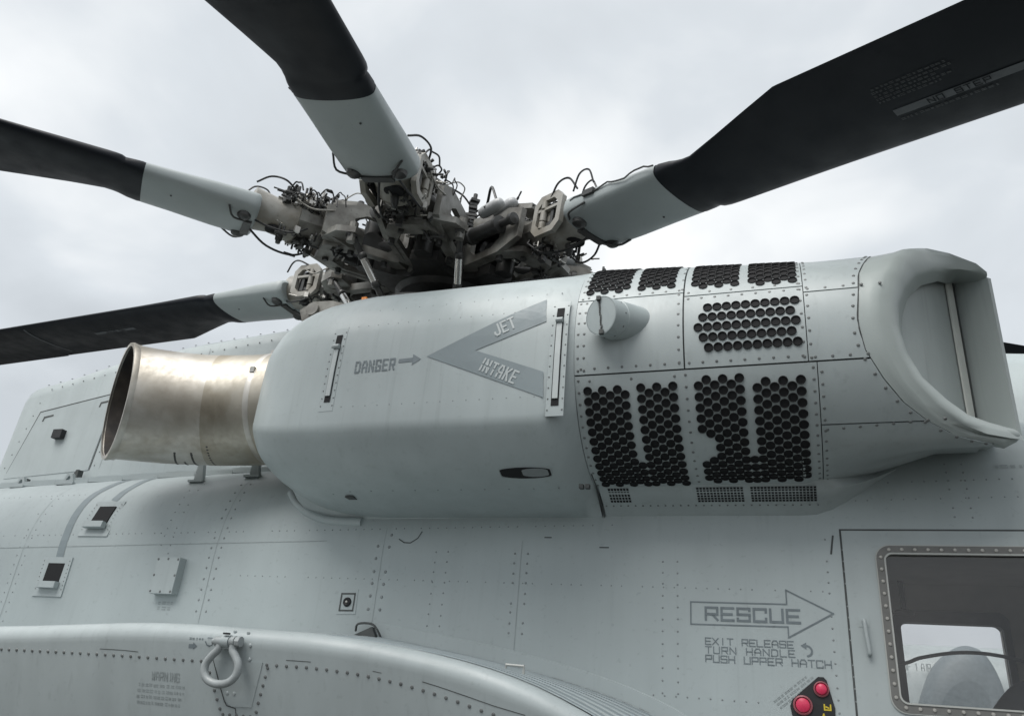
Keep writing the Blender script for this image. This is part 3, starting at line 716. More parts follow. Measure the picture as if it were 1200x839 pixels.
def patch(name, x0, x1, t0, t1, dr=.005, mat=None, parent=None, th=.014):
    nx, ny = max(2, int((x1 - x0) / .08) + 1), max(2, int(abs(t1 - t0) / 2.5) + 1); P = Part(); V = []
    for i in range(nx):
        for j in range(ny):
            t = t0 + (t1 - t0) * j / (ny - 1); e1_ = min(x1, seamx(t) - .004) if x1 > .2 and t < 101 else x1
            V.append(barp(x0 + (e1_ - x0) * i / (nx - 1), t, dr)[0])
    F = grid_faces(nx, ny)
    edge = [(i, 0) for i in range(nx)] + [(nx - 1, j) for j in range(1, ny)] + [(i, ny - 1) for i in range(nx - 2, -1, -1)] + [(0, j) for j in range(ny - 2, 0, -1)]
    base = len(V)
    for i, j in edge:
        t = t0 + (t1 - t0) * j / (ny - 1); e1_ = min(x1, seamx(t) - .004) if x1 > .2 and t < 101 else x1
        V.append(barp(x0 + (e1_ - x0) * i / (nx - 1), t, dr - th)[0])
    m = len(edge)
    for k in range(m):
        a, b = edge[k], edge[(k + 1) % m]; F.append((a[0] * ny + a[1], base + k, base + (k + 1) % m, b[0] * ny + b[1]))
    P.add(V, F); return P.build(name, mat or M['panel'], parent or barrel, smooth=30)
g = .0035; ga = .35
patch('access_panel', -.972, -.452 - g, -19.6 + ga, 18.6 - ga)
patch('access_panel', -.448, .079, -19.6 + ga, 16.0 - ga)
patch('access_panel', -.972, .113, -90, -19.6 - ga)
patch('access_panel', -.972, -.452 - g, 18.6 + ga, 100); patch('access_panel', -.448, .079, 16.0 + ga, 100)
patch('access_panel', .083, .60, 12.2 + ga, 100)
patch('access_panel', .083, .50, -19.6 + ga, 12.2 - ga)
patch('access_panel', .117, .70, -46.2 + ga, -19.6 - ga)
patch('access_panel', .117, .80, -118, -46.2 - ga)
patch('access_panel', -.972, .5, 101.4, 260 - ga)

# screws round the panels
P = Part()
def screws(x0, t0, x1, t1, sp, r=.0078, dr=.0045):
    L_ = math.hypot(x1 - x0, math.radians(t1 - t0) * BR); k = max(1, round(L_ / sp))
    for i in range(k + 1):
        p, n_ = barp(x0 + (x1 - x0) * i / k, t0 + (t1 - t0) * i / k, dr); P.dome(p, n_, r, .4, 8)
for x in (-.955, -.925): screws(x, -17.5, x, 17 if x > -.94 else 17, .062)
screws(-.94, -16.8, -.475, -16.8, .062); screws(-.92, 20.6, -.475, 20.6, .062); screws(-.475, -16.5, -.475, 17.5, .06)
screws(-.93, 16.2, -.475, 16.2, .062) if False else None
screws(-.43, -17, .06, -17, .062); screws(-.43, 14.2, .06, 14.2, .062); screws(.066, -17.5, .066, 14, .062)
screws(-.95, 20, -.95, 85, .06); screws(-.46, 21, -.46, 80, .09); screws(.066, 18, .066, 80, .06); screws(-.43, 18.2, .06, 18.2, .09)
screws(.095, 15, .095, 80, .06); screws(.095, -18, .095, 10.5, .062); screws(.10, 14, .40, 14, .075); screws(.11, -17.8, .32, -17.8, .07)
screws(-.955, -22, -.955, -80, .055); screws(-.45, -22, -.45, -78, .055); screws(.098, -22, .098, -80, .052); screws(.132, -24, .132, -84, .052)
screws(-.90, -22.3, -.5, -22.3, .17); screws(.14, -48.5, .60, -45.5, .07)
P.build('panel_screws', M['screw'], barrel, stuff=True)

# vortex tube openings
holes = []
def col_(x, t0, t1, pitch=4.75):
    t = t0
    while (t < t1 if pitch > 0 else t > t1): holes.append((x, t)); t += pitch
for x0, x1, n, ph in ((-.918, -.737, 6, 0), (-.660, -.515, 5, 0), (-.400, -.217, 6, 1), (-.138, .040, 6, 1)):
    base = {-.918: 24.6, -.660: 24.8, -.400: 22.2, -.138: 20.9}[x0]
    for i in range(n): col_(x0 + (x1 - x0) * i / (n - 1), base + (2.4 if (i + ph) % 2 else 0), 76)
for r_, (th, x0, n) in enumerate(((8.2, -.340, 10), (3.3, -.362, 10), (-1.5, -.384, 11), (-6.2, -.362, 10), (-10.9, -.340, 10))):
    for i in range(n): holes.append((x0 + i * .0425, th))
def bottom(x0, x1, n, t0, ph, end):
    for i in range(n):
        col_(x0 + (x1 - x0) * i / (n - 1), t0 - (2.4 if (i + ph) % 2 else 0), end, -4.75)
bottom(-.912, -.733, 6, -26.6, 0, -79); bottom(-.658, -.51, 5, -26.4, 0, -79)
col_(-.697, -64.6, -79, -4.75)
for i in range(6):
    x = -.395 + .0362 * i; t0 = -26.9 if i % 2 == 0 else -24.5
    if i == 0: col_(x, t0, -47, -4.75); col_(x, t0 - 4.75 * 8, -78, -4.75)
    elif i == 1: col_(x, t0, -52, -4.75); col_(x, t0 - 4.75 * 8, -78, -4.75)
    else: col_(x, t0, -78, -4.75)
bottom(-.140, .044, 6, -26.6, 1, -77)
for i in range(6):
    x = -.140 + .0368 * i
    if i % 2 == 1: pass
col_(-.177, -62.5, -78, -4.75)
holes = [(x, t) for x, t in holes]
holes.sort(key=lambda q: abs(q[1] + 14))
hm = MB(); R0 = .0212
hm.lathe((0, 0, 0), (0, 0, 1), [(-.002, R0), (.006, R0 * .99), (.0065, R0 * .86), (.0012, R0 * .8), (.001, 0)], 14)
hole0 = None
def hole_matrix(x, t):
    p, n_ = barp(x, t, .005); u = Vector((1, 0, 0)); v = n_.cross(u)
    return Matrix(((u.x, v.x, n_.x, p.x + HOFF.x), (u.y, v.y, n_.y, p.y + HOFF.y), (u.z, v.z, n_.z, p.z), (0, 0, 0, 1)))
for x, t in holes[:300]:
    if hole0 is None: hole0 = hm.build('vortex_tube', M['hole'], barrel, 40); o = hole0
    else: o = hole0.copy(); COL.objects.link(o); o.parent = barrel
    o.matrix_local = hole_matrix(x, t)
P = MB()
for x, t in holes[300:]:
    m4 = hole_matrix(x, t); P.add([m4 @ v for v in hm.v], hm.f)
P.build('vortex_tubes', M['hole'], barrel, 40, True)

# slanted drain scoop on the front panel
P = Part(); c0, n_ = barp(-.80, 2.0, .0); d = Vector((-.47, -.86, -.16)).normalized()
cc = Vector((-.815, 3.195, 3.425)); r = .094
base = Vector((-.62, 3.36, 3.40))
x_, y_, z_ = frame_of(d); V = []; n = 28
rings = []
for t, rr, cen in ((0, r, cc), (.0, r * .97, cc), (.05, r, cc - d * .05), (.09, r, cc - d * .09), (.092, r * 1.03, cc - d * .092), (.10, r * 1.03, cc - d * .10), (.16, r * .98, cc - d * .16 + Vector((.02, .0, 0))), (.24, r * .88, cc - d * .22 + Vector((.06, .0, -.005))), (.33, r * .6, cc - d * .30 + Vector((.10, .02, -.01)))):
    V += [cen + rr * (math.cos(2 * math.pi * i / n) * x_ + math.sin(2 * math.pi * i / n) * y_) for i in range(n)]
P.add(V, grid_faces(9, n, True)); scoop = P.build('drain_scoop', M['nacelle'], nac, smooth=40)
P = Part(); P.lathe(cc - d * .002, d, [(0, r * .955), (.002, r * .95), (.004, r * .5), (.004, 0)], 28); P.build('scoop_cover', M['nacelle'], scoop)
P = Part()
for k in range(14):
    q = cc + d * .004 + y_ * (r * .85 * (k / 6.5 - 1)); P.box(q + x_ * random.Random(k).uniform(-.003, .003), (.007, .006, .014))
P.box(cc + d * .006 + y_ * r * .9, (.02, .02, .02)); P.box(cc + d * .006 - y_ * r * .9, (.02, .02, .02))
P.build('cover_hinge', M['seam'], scoop)
P = Part()
for k in range(9):
    a = 2 * math.pi * k / 9; p = cc - d * .07 + r * (math.cos(a) * x_ + math.sin(a) * y_); P.dome(p, p - (cc - d * .07), .005)
P.build('scoop_rivets', M['screw'], scoop, stuff=True)

# skirt and grilles below the barrel
P = Part(); V = []; sxs = [-.955, -.5, 0, .08, .15, .22, .29, .36, .43, .50, .56]
for x in sxs:
    k = max(0, min(1, (x - .04) / .50)); k = k * k * (3 - 2 * k)
    q_ = barp(x, -80.5 - 32 * k, .003)[0]; pts = [(q_.y, q_.z), (3.87, 2.768), (3.93, 2.74), (3.99, 2.71), (4.06, 2.66)]
    t0 = pts[0]; pts = [(a + (t0[0] + (4.11 - t0[0]) * i / 4 - a) * k, b + (t0[1] + (2.93 - t0[1]) * i / 4 - b) * k) for i, (a, b) in enumerate(pts)]
    V += [(x, a, b) for a, b in pts]
P.add(V, grid_faces(len(sxs), 5)); P.f.append(tuple(range(5))); skirt = P.build('barrel_skirt', M['panel'], heli, smooth=50)
def skp(x, t, h=0.0):   # t: 0 (top) .. 1 (bottom) across the visible skirt band
    p = Vector((x, 3.835, 2.788)).lerp(Vector((x, 3.99, 2.71)), t)
    return p + Vector((0, -.42, -.9)) * (h + .002)
for x0, x1, nx, ny in ((-.91, -.80, 7, 5), (-.47, -.245, 14, 6), (-.215, .085, 19, 6)):
    P = Part()
    for i in range(nx):
        for j in range(ny):
            a0 = x0 + (x1 - x0) * i / nx; a1 = a0 + (x1 - x0) / nx * .74; t0 = .06 + .62 * j / ny; t1 = t0 + .62 / ny * .72
            P.add([skp(a0, t0), skp(a1, t0), skp(a1, t1), skp(a0, t1)], [(0, 3, 2, 1)])
    P.build('skirt_grille', M['hole'], skirt)
P = Part()
for i in range(28): P.dome(skp(-.94 + i * .038, .8), (0, -.42, -.9), .005)
P.build('skirt_rivets', M['screw'], skirt, stuff=True)
P = Part(); P.tube([(-.965, 3.72, 2.822), (-.965, 3.83, 2.79), (-.962, 3.99, 2.70), (-.962, 4.03, 2.675), (-.74, 4.03, 2.672)], .004, 6); P.build('skirt_edge', M['seam'], skirt)

# ---- intake lip
ST = [  # theta of the barrel seam, crest, rim, wall
 (78, (.914, 3.768, 3.797), (.920, 3.777, 3.785), (.917, 3.79, 3.774)),
 (70, (.875, 3.745, 3.838), (.895, 3.765, 3.797), (.88, 3.835, 3.785)),
 (62, (.76, 3.70, 3.882), (.80, 3.74, 3.812), (.80, 3.925, 3.835)),
 (52, (.655, 3.62, 3.872), (.725, 3.685, 3.79), (.76, 3.85, 3.80)),
 (42, (.56, 3.49, 3.80), (.655, 3.575, 3.737), (.70, 3.74, 3.755)),
 (32, (.49, 3.41, 3.71), (.57, 3.495, 3.675), (.61, 3.64, 3.685)),
 (22, (.435, 3.36, 3.60), (.51, 3.44, 3.58), (.535, 3.57, 3.585)),
 (10, (.395, 3.335, 3.48), (.47, 3.405, 3.47), (.495, 3.53, 3.47)),
 (-3, (.385, 3.332, 3.36), (.46, 3.40, 3.36), (.485, 3.53, 3.36)),
 (-16, (.40, 3.355, 3.23), (.48, 3.42, 3.24), (.505, 3.54, 3.24)),
 (-28, (.452, 3.405, 3.11), (.53, 3.455, 3.138), (.57, 3.59, 3.135)),
 (-38, (.53, 3.465, 3.015), (.618, 3.51, 3.052), (.69, 3.68, 3.05)),
 (-46, (.625, 3.535, 2.95), (.70, 3.57, 3.002), (.74, 3.76, 3.0)),
 (-53, (.735, 3.60, 2.925), (.785, 3.62, 2.982), (.79, 3.86, 2.985)),
 (-60, (.84, 3.66, 2.93), (.865, 3.675, 2.975), (.85, 3.87, 2.985)),
 (-67, (.895, 3.705, 2.945), (.905, 3.72, 2.975), (.89, 3.83, 2.985)),
 (-75, (.92, 3.75, 2.957), (.925, 3.765, 2.975), (.917, 3.79, 2.985))]
rows = 9; V = []
for th, c_, r_, w_ in ST:
    p0 = barp(seamx(th), th, .0035)[0]; c_ = Vector(c_); r_ = Vector(r_); w_ = Vector(w_)
    # stay on the barrel, then roll over the lip
    th2 = math.degrees(math.atan2(c_.z - BZ, -(c_.y - BY)))
    rad = math.hypot(c_.z - BZ, c_.y - BY)
    q1 = Vector((p0.x + (c_.x - p0.x) * .45, 0, 0)); ta = th + (th2 - th) * .45
    q1.y = BY - (BR * .6 + rad * .4) * math.cos(math.radians(ta)) ; q1.z = BZ + (BR * .6 + rad * .4) * math.sin(math.radians(ta))
    q1 = q1.lerp(barp(q1.x, ta, .002)[0], .7)
    outn = Vector((.35, -math.cos(math.radians(th2)), math.sin(math.radians(th2)))).normalized()
    pts = [p0, q1, c_.lerp(q1, .3) + outn * .006, c_, c_.lerp(r_, .35) + outn * (.007 if th > 45 else .018 if th > -40 else .03), c_.lerp(r_, .7) + outn * (.005 if th > 45 else .013 if th > -40 else .024), r_, r_.lerp(w_, .3), w_]
    V += pts
P = Part(); P.add(V, grid_faces(len(ST), rows))
# inboard side and front closure of the nose
I = []; N2 = 14
for i in range(N2 + 1):
    th = 78 + (360 - 75 - 78) * i / N2; k = i / N2
    sk = min(max((k - .62) / .16, 0), 1); a = barp(.32 + .46 * sk, th, -.012)[0]; b = barp(.80 + .04 * sk, th, -.06 + .055 * sk)[0]; c_ = barp(.90, th, -.14 + .10 * sk)[0]
    if i == 0: c_ = Vector(ST[0][1]); b = V[2]
    if i == N2: c_ = Vector(ST[-1][1]); b = V[(len(ST) - 1) * rows + 2]
    z = 3.774 + (2.985 - 3.774) * k; d_ = Vector((.918, 3.79, z))
    if i == 0: a = V[0]
    if i == N2: a = V[(len(ST) - 1) * rows]
    I += [a, b, c_, d_]
P.add(I, grid_faces(N2 + 1, 4))
bm_l = P; intake = P.build('intake_fairing', M['lip'], heli, smooth=70)
P = Part(); V = []; c_ = Vector((.858, 3.695, 2.950)); ax_ = Vector((.80, .55, .10)).normalized(); x_, y_, z_ = frame_of(ax_)
for i in range(9):
    t = math.pi * (i / 8 - .5)
    for j in range(16):
        a = 2 * math.pi * j / 16; q = math.cos(t) * (math.cos(a) * x_ + math.sin(a) * y_); V.append(c_ + ax_ * .062 * math.sin(t) + q * .032)
P.add(V, grid_faces(9, 16, True)); P.build('lip_end_cap', M['lip'], intake, smooth=80)
# recessed cover: two upright plates meeting at a valley
def wallq(a, b, z0a, z1a, z0b, z1b, name, mat):
    P = Part(); dirv = Vector((b[0] - a[0], b[1] - a[1], 0)).normalized(); nb = Vector((-dirv.y, dirv.x, 0)) * .02
    q = [Vector((a[0], a[1], z0a)), Vector((b[0], b[1], z0b)), Vector((b[0], b[1], z1b)), Vector((a[0], a[1], z1a))]
    P.prism(q, nb); return P.build(name, mat, intake)
wallq((.44, 3.48), (.795, 3.925), 3.0, 3.62, 2.99, 3.86, 'intake_cover', M['cover'])
wallq((.80, 3.93), (.921, 3.783), 2.985, 3.86, 2.985, 3.776, 'intake_wall', M['cover'])
P = Part(); P.prism([(.752, 3.862, 2.985), (.785, 3.905, 2.985), (.785, 3.905, 3.83), (.752, 3.862, 3.81)], (.006, -.006, 0)); P.build('seal_strip', M['seal'], intake)
P = Part(); P.prism([(.790, 3.912, 2.985), (.797, 3.92, 2.985), (.797, 3.92, 3.84), (.790, 3.912, 3.835)], (.005, -.007, 0)); P.build('seal_gap', M['seam'], intake)
P = Part()
seamc = [(t, seamx(t)) for t in (70, 60, 48, 35, 22, 11, -5, -16)]
pts = [barp(x - .002, t, .003)[0] for t, x in seamc]; P.tube(spline(pts, 6), .003, 5); P.build('lip_seam', M['seam'], intake)
P = Part()
allc = seamc + [(t, seamx(t)) for t in (-28, -39, -48, -55, -60)]
sp_ = spline([(a, b, 0) for a, b in allc], 6); last = None
for q in sp_:
    p, n_ = barp(q.y - .022, q.x, .006)
    if last is None or (p - last).length > .052: P.dome(p, n_, .0075, .4, 8); last = p
P.build('lip_screws', M['screw'], intake, stuff=True)

# ---- markings on the nacelle side
def onnac(x0, z0, rot=0.0, sh=0.0):
    c_, s_ = math.cos(rot), math.sin(rot)
    return lambda a, b, h: nacp(x0 + a * c_ - b * s_ + sh * b, z0 + a * s_ + b * c_, h)[0]
def fill_quad(mb, q, lift, nu=14, nv_=4):
    V = []
    for i in range(nu + 1):
        for j in range(nv_ + 1):
            u, v = i / nu, j / nv_
            a = [(q[0][k] * (1 - u) + q[1][k] * u) * (1 - v) + (q[3][k] * (1 - u) + q[2][k] * u) * v for k in (0, 1)]
            V.append(nacp(a[0], a[1], lift)[0])
    mb.add(V, grid_faces(nu + 1, nv_ + 1))
P = Part()
ap, tr, tri, ia, bri, br = (-1.745, 3.328), (-1.132, 3.617), (-1.116, 3.474), (-1.478, 3.341), (-1.110, 3.199), (-1.105, 3.067)
fill_quad(P, [ap, tr, tri, ia], .003); fill_quad(P, [ap, ia, bri, br], .003)
chev = P.build('jet_intake_chevron', M['chevron'], nac)
P = Part(); text(P, 'JET', onnac(-1.372, 3.414, .42), .062, aspect=.40, gap=.27, wid=.16, lift=.005, stencil=False); P.build('jet_lettering', M['pale'], chev)
P = Part(); text(P, 'INTAKE', onnac(-1.452, 3.236, -.43), .062, aspect=.36, gap=.28, wid=.155, lift=.005, stencil=True); P.build('intake_lettering', M['pale'], chev)
P = Part(); text(P, 'DANGER', onnac(-2.152, 3.264, .02), .060, aspect=.40, gap=.275, wid=.15, lift=.002, stencil=True); P.build('danger_lettering', M['mark'], nac)
P = Part(); P.add([nacp(a, b, .002)[0] for a, b in ((-1.903, 3.302), (-1.822, 3.305), (-1.822, 3.327), (-1.903, 3.324))], [(0, 1, 2, 3)])
P.add([nacp(a, b, .002)[0] for a, b in ((-1.824, 3.284), (-1.775, 3.316), (-1.824, 3.347))], [(0, 1, 2)])
P.build('danger_arrow', M['mark'], nac)
# faint rivet rows along the panel
P = Part()
for z, x0, x1, sp in ((3.548, -2.25, -1.14, .06), (3.075, -2.2, -1.14, .07), (3.66, -2.1, -1.05, .08)):
    x = x0
    while x < x1: p, n_ = nacp(x, z, .0); P.dome(p, n_, .0042, .35, 6); x += sp
for i in range(12):
    x = -2.4 + i * .13; p, n_ = nacp(x, 2.723, .0); P.dome(p, n_, .006, .35, 6)
P.build('nacelle_rivets', M['rivet'], nac, stuff=True)

# ---- latch plates
for x0, zt, zb in ((-2.292, 3.545, 3.055), (-1.045, 3.590, 2.972)):
    hw = .044; P = Part(); pts = [(x0 - hw, zb), (x0 + hw, zb), (x0 + hw, zt), (x0 - hw, zt)]
    lt = 14; V = []
    for i in range(lt + 1):
        z = zb + (zt - zb) * i / lt
        for a in (-hw, hw): V.append(nacp(x0 + a, z, .0016)[0])
        for a in (-hw, hw): V.append(nacp(x0 + a, z, -.003)[0])
    F = []
    for i in range(lt):
        k = 4 * i; F += [(k, k + 1, k + 5, k + 4), (k, k + 4, k + 6, k + 2), (k + 1, k + 3, k + 7, k + 5)]
    F += [(0, 2, 3, 1), (4 * lt, 4 * lt + 1, 4 * lt + 3, 4 * lt + 2)]
    P.add(V, F); lp = P.build('latch_plate', M['nacelle'], heli, smooth=60)
    s0, s1 = zb + .05, zt - .045
    P = Part(); V = []; slot = rrect(x0 - .019, x0 + .019, s0, s1, .008, 3)
    n = len(slot); k = 12; V = []
    for i in range(k + 1):
        z = s0 + (s1 - s0) * i / k
        for a in (-.019, .019): V.append(nacp(x0 + a, z, .0037)[0])
    P.add(V, [(2 * i, 2 * i + 1, 2 * i + 3, 2 * i + 2) for i in range(k)]); P.build('latch_slot', M['hole'], lp)
    P = Part(); V = []; h0, h1 = s0 + .035, s1 - .09
    for i in range(k + 1):
        z = h0 + (h1 - h0) * i / k; 
        for a, l in ((-.0135, .003), (-.0135, .010), (.0135, .010), (.0135, .003)): V.append(nacp(x0 + a, z, l)[0])
    P.add(V, grid_faces(k + 1, 4)); P.f += [(0, 1, 2, 3), (4 * k + 3, 4 * k + 2, 4 * k + 1, 4 * k)]
    P.build('latch_lever', M['pale'], lp)
    P = Part(); p, n_ = nacp(x0, s1 - .075, .012); P.cyl(p - Vector((.017, 0, 0)), p + Vector((.017, 0, 0)), .014, n=10); P.build('latch_roller', M['panel'], lp, smooth=40)
    P = Part()
    for i in range(11):
        z = zb + .03 + (zt - zb - .06) * i / 10
        for a in (-.036, .036): p, n_ = nacp(x0 + a, z, .0025); P.dome(p, n_, .0046, .35, 6)
    P.build('latch_rivets', M['screw'], lp, stuff=True)
# oval drain opening and small marks underneath
def oval(name, cx_, cz, a, b, mat, lift, n=24):
    P = Part(); P.add([nacp(cx_ + a * max(-1, min(1, math.cos(2 * math.pi * i / n) * 1.25)), cz + b * math.sin(2 * math.pi * i / n), lift)[0] for i in range(n)], [tuple(range(n))]); return P.build(name, mat, nac)
oval('drain_opening', -1.235, 2.767, .128, .0165, M['hole'], .0015)
oval('drain_ramp', -1.185, 2.767, .066, .0125, M['rivet'], .0022)
P = Part(); r0 = [nacp(-1.235 + .132 * max(-1, min(1, math.cos(2 * math.pi * i / 28) * 1.25)), 2.767 + .018 * math.sin(2 * math.pi * i / 28), .002)[0] for i in range(28)]
P.tube(r0, .0018, 5, True); P.build('drain_rim', M['nacelle'], nac, smooth=50)
P = Part(); P.box(nacp(-2.30, 2.712, .004)[0], (.05, .05, .008)); P.box((-.985, 3.62, 2.728), (.02, .03, .02)); P.box((-.955, 3.62, 2.728), (.02, .03, .02)); P.build_each('drain_stub', M['seam'], nac)
# flange where the nacelle meets the fuselage
P = Part(); q = [(-2.98, 4.10, 2.86), (-2.90, 4.07, 2.78), (-2.78, 4.045, 2.71), (-2.62, 4.03, 2.665), (-2.40, 4.025, 2.655)]
P.tube(spline(q, 6), .028, 8); P.build('root_flange', M['paint'], nac, smooth=60)
# vent slots and ledge on the top
P = Part()
for i in range(9):
    x = -1.42 + i * .035; P.box((x, 3.62, 3.922), (.022, .09, .012), Matrix.Rotation(math.radians(28), 3, 'X'))
P.build_each('top_vent_slot', M['hole'], nac)
P = Part(); P.box((-1.65, 4.22, 4.075), (1.5, .66, .03)); P.build_each('service_ledge', M['pylon'], heli)

# ------------------------------------------------------------------ exhaust duct
EX = [(-2.80, 3.92, 3.36, 0, .350), (-3.02, 3.91, 3.35, 4, .350), (-3.22, 3.88, 3.338, 12, .350), (-3.40, 3.83, 3.325, 22, .350), (-3.56, 3.765, 3.313, 31, .350), (-3.70, 3.69, 3.303, 40, .353), (-3.83, 3.60, 3.295, 48, .356), (-3.95, 3.505, 3.288, 55, .361)]
def ex_ring(s, k=1.0, n=48):
    x, y, z, al, r = s; a = math.radians(al); p = Vector((math.sin(a), -math.cos(a), 0)); tl = math.radians(-5.2 * al / 55)
    u = Vector((math.cos(a) * math.sin(tl), math.sin(a) * math.sin(tl), math.cos(tl))); c_ = Vector((x, y, z))
    return [c_ + r * k * (math.cos(2 * math.pi * i / n) * p + math.sin(2 * math.pi * i / n) * u) for i in range(n)]
def interp(S_, per=4):
    o = []
    for i in range(len(S_) - 1):
        for k in range(per): o.append(tuple(S_[i][j] + (S_[i + 1][j] - S_[i][j]) * k / per for j in range(5)))
    return o + [S_[-1]]
ES = interp(EX, 3)
P = Part(); V = []
for s in ES: V += ex_ring(s)
P.add(V[10 * 48:], grid_faces(len(ES) - 10, 48, True)); exh = P.build('exhaust_duct', M['exhaust'], heli, smooth=60)
P = Part(); V = []
for s in ES[:11]: V += ex_ring(s, 1.003)
P.add(V, grid_faces(11, 48, True)); P.build('duct_collar', M['collar'], exh, smooth=60)
P = Part(); V = []
for s in ES: V += ex_ring(s, .965)
P.add(V, [f[::-1] for f in grid_faces(len(ES), 48, True)]); P.f.append(tuple(range(48))); P.build('duct_liner', M['soot'], exh, smooth=60)
P = Part(); ea = math.radians(55); en = Vector((-math.cos(ea), -math.sin(ea), -.09)).normalized(); V = []
for off, k in ((-.045, 1.0), (-.042, 1.014), (-.028, 1.012), (-.018, 1.02), (.0, 1.034), (.014, 1.026), (.014, .965)):
    V += [p + en * off for p in ex_ring(EX[-1], k)]
P.add(V, grid_faces(7, 48, True)); P.build('duct_rim', M['exhaust'], exh, smooth=50)
for idx, w_ in ((4, .02),):
    P = Part(); V = []; s = ES[idx]; a = math.radians(s[3]); nn3 = Vector((-math.cos(a), -math.sin(a), 0))
    for off, k in ((-w_, 1.0), (-w_ * .8, 1.006), (w_ * .8, 1.006), (w_, 1.0)): V += [p + nn3 * off for p in ex_ring(s, k)]
    P.add(V, grid_faces(4, 48, True)); P.build('duct_weld_band', M['exhaust'], exh, smooth=40)
P = Part()
for row, (i0, a0, a1, nq) in enumerate(((12, -106, -90, 7), (13, -104, -70, 14), (11, -104, -70, 14), (9, -98, -60, 10), (8, 85, 70, 6), (7, 88, 72, 6)                                                                                                                      )):
    s = ES[i0]; a = math.radians(s[3]); p_ = Vector((math.sin(a), -math.cos(a), 0)); c_ = Vector(s[:3])
    for k in range(nq):
        t = math.radians(a0 + (a1 - a0) * k / (nq - 1)); nrm = math.cos(t) * p_ + math.sin(t) * Vector((0, 0, 1)); P.dome(c_ + nrm * s[4], nrm, .008, .5)
P.build('duct_rivets', M['hubdark'], exh, stuff=True)
s = ES[4]
for t in (64, 20, 85):
    a = math.radians(s[3]); p_ = Vector((math.sin(a), -math.cos(a), 0)); tt = math.radians(t); nrm = math.cos(tt) * p_ + math.sin(tt) * Vector((0, 0, 1))
    P = Part(); P.box(Vector(s[:3]) + nrm * (s[4] + .004) - Vector((.0, 0, 0)), (.03, .02, .035)); P.build('duct_clip', M['steel'], exh)

# ------------------------------------------------------------------ fuel sponson
RZ = [(-9, 1.50), (-7, 1.70), (-6, 1.79), (-5, 1.845), (-4.2, 1.875), (-3.69, 1.895), (-2.775, 1.955), (-1.8, 1.938), (-1.22, 1.868), (-.98, 1.80), (-.75, 1.712), (-.5, 1.58), (-.25, 1.40), (-.05, 1.18)]
RY = [(-9, 3.3), (-6, 3.06), (-4, 3.0), (-1.5, 3.0), (-.9, 3.03), (-.5, 3.12), (-.25, 3.25), (-.05, 3.5)]
JZ = [(-9, 1.6), (-6, 1.9), (-4, 2.0), (-2.24, 2.035), (-2.03, 2.012), (-1.4, 1.927), (-.96, 1.838), (-.66, 1.752), (-.4, 1.63), (-.05, 1.3)]
def smooth_tab(tab, x):
    return sum(lerp_table(tab, x + d_ * .22) for d_ in (-1, -.5, 0, .5, 1)) / 5
sxs = [-9 + i * .25 for i in range(16)] + [-5 + i * .1 for i in range(50)]
V = []; 
for x in sxs:
    zr = smooth_tab(RZ, x); yr = smooth_tab(RY, x); zj = smooth_tab(JZ, x); r = .062
    inner = yr + .14
    zin = zr + .004
    sec = [(4.03, zj - .002), (3.98, zj), (inner + .3, max(zin + .0, zj - (4 - inner - .3) * .08) if zj > zin else zj), (inner, min(zin, zj) - .005)]
    zs = min(zin, zj) - .005
    sec = [(4.03, zj), (3.9, zj - .006), (3.55, zj + (zs - zj) * .5), (inner + .08, zs + .004), (inner, zs)]
    for k in range(9):
        a = math.radians(112 - k * 17); sec.append((yr + r - r * math.cos(math.radians(90)) * 0 - r * math.cos(math.radians(180) - a) * -1 * -1 if False else yr + r - r * math.cos(math.pi / 2 - a + 0) * 0 - r * math.sin(math.radians(k * 17 - 22)), zr - r + r * math.cos(math.radians(k * 17 - 22))))
    sec += [(yr + .014, zr - .12), (yr + .066, zr - .3), (yr + .16, zr - .55), (yr + .28, zr - .8), (yr + .4, zr - .98), (4.1, zr - 1.05)]
    V += [(x, a, b) for a, b in sec]
nsec = len(sec)
P = Part(); P.add(V, grid_faces(len(sxs), nsec)); P.f.append(tuple((len(sxs) - 1) * nsec + j for j in range(nsec))); spon = P.build('fuel_sponson', M['sponson'], heli, smooth=45)
def spo(x, z, lift=0.0):
    zr = smooth_tab(RZ, x); yr = smooth_tab(RY, x)
    y = lerp_table([(zr - .8, yr + .28), (zr - .55, yr + .16), (zr - .3, yr + .066), (zr - .12, yr + .014), (zr - .062, yr), (zr - .02, yr + .015), (zr, yr + .055)], z)
    return Vector((x, y - lift, z)), Vector((0, -1, -.28)).normalized()
rowz = [(-6, 1.72), (-4.5, 1.765), (-3.64, 1.788), (-3.0, 1.798), (-2.42, 1.798), (-2.14, 1.803), (-1.735, 1.803), (-1.445, 1.759), (-1.17, 1.703), (-.95, 1.635)]
P = Part(); x = -5.2
while x < -.95:
    if not -2.46 < x < -2.16:
        p, n_ = spo(x, smooth_tab(rowz, x)); P.dome(p, n_, .0085, .5, 8)
    x += .0485
for a, b, c_, d_, k in ((-2.452, 1.79, -2.375, 1.62, 6), (-2.14, 1.79, -2.19, 1.62, 6), (-2.36, 1.600, -2.22, 1.600, 5)):
    for i in range(k): p, n_ = spo(a + (c_ - a) * i / (k - 1), b + (d_ - b) * i / (k - 1)); P.dome(p, n_, .0085, .5, 8)
P.build('sponson_rivets', M['screw'], spon, stuff=True)
def sstrip(mb, pts, wid, lift=.0015): strip_on(mb, pts, wid, spo, lift)
P = Part()
sstrip(P, [(x_, smooth_tab(rowz, x_) + .021 + rnd.uniform(-.002, .002)) for x_ in (-3.05, -2.98, -2.9, -2.83)], .0025)
sstrip(P, [(x_, smooth_tab(rowz, x_) + .022) for x_ in (-2.05, -2.0, -1.93)], .0025)
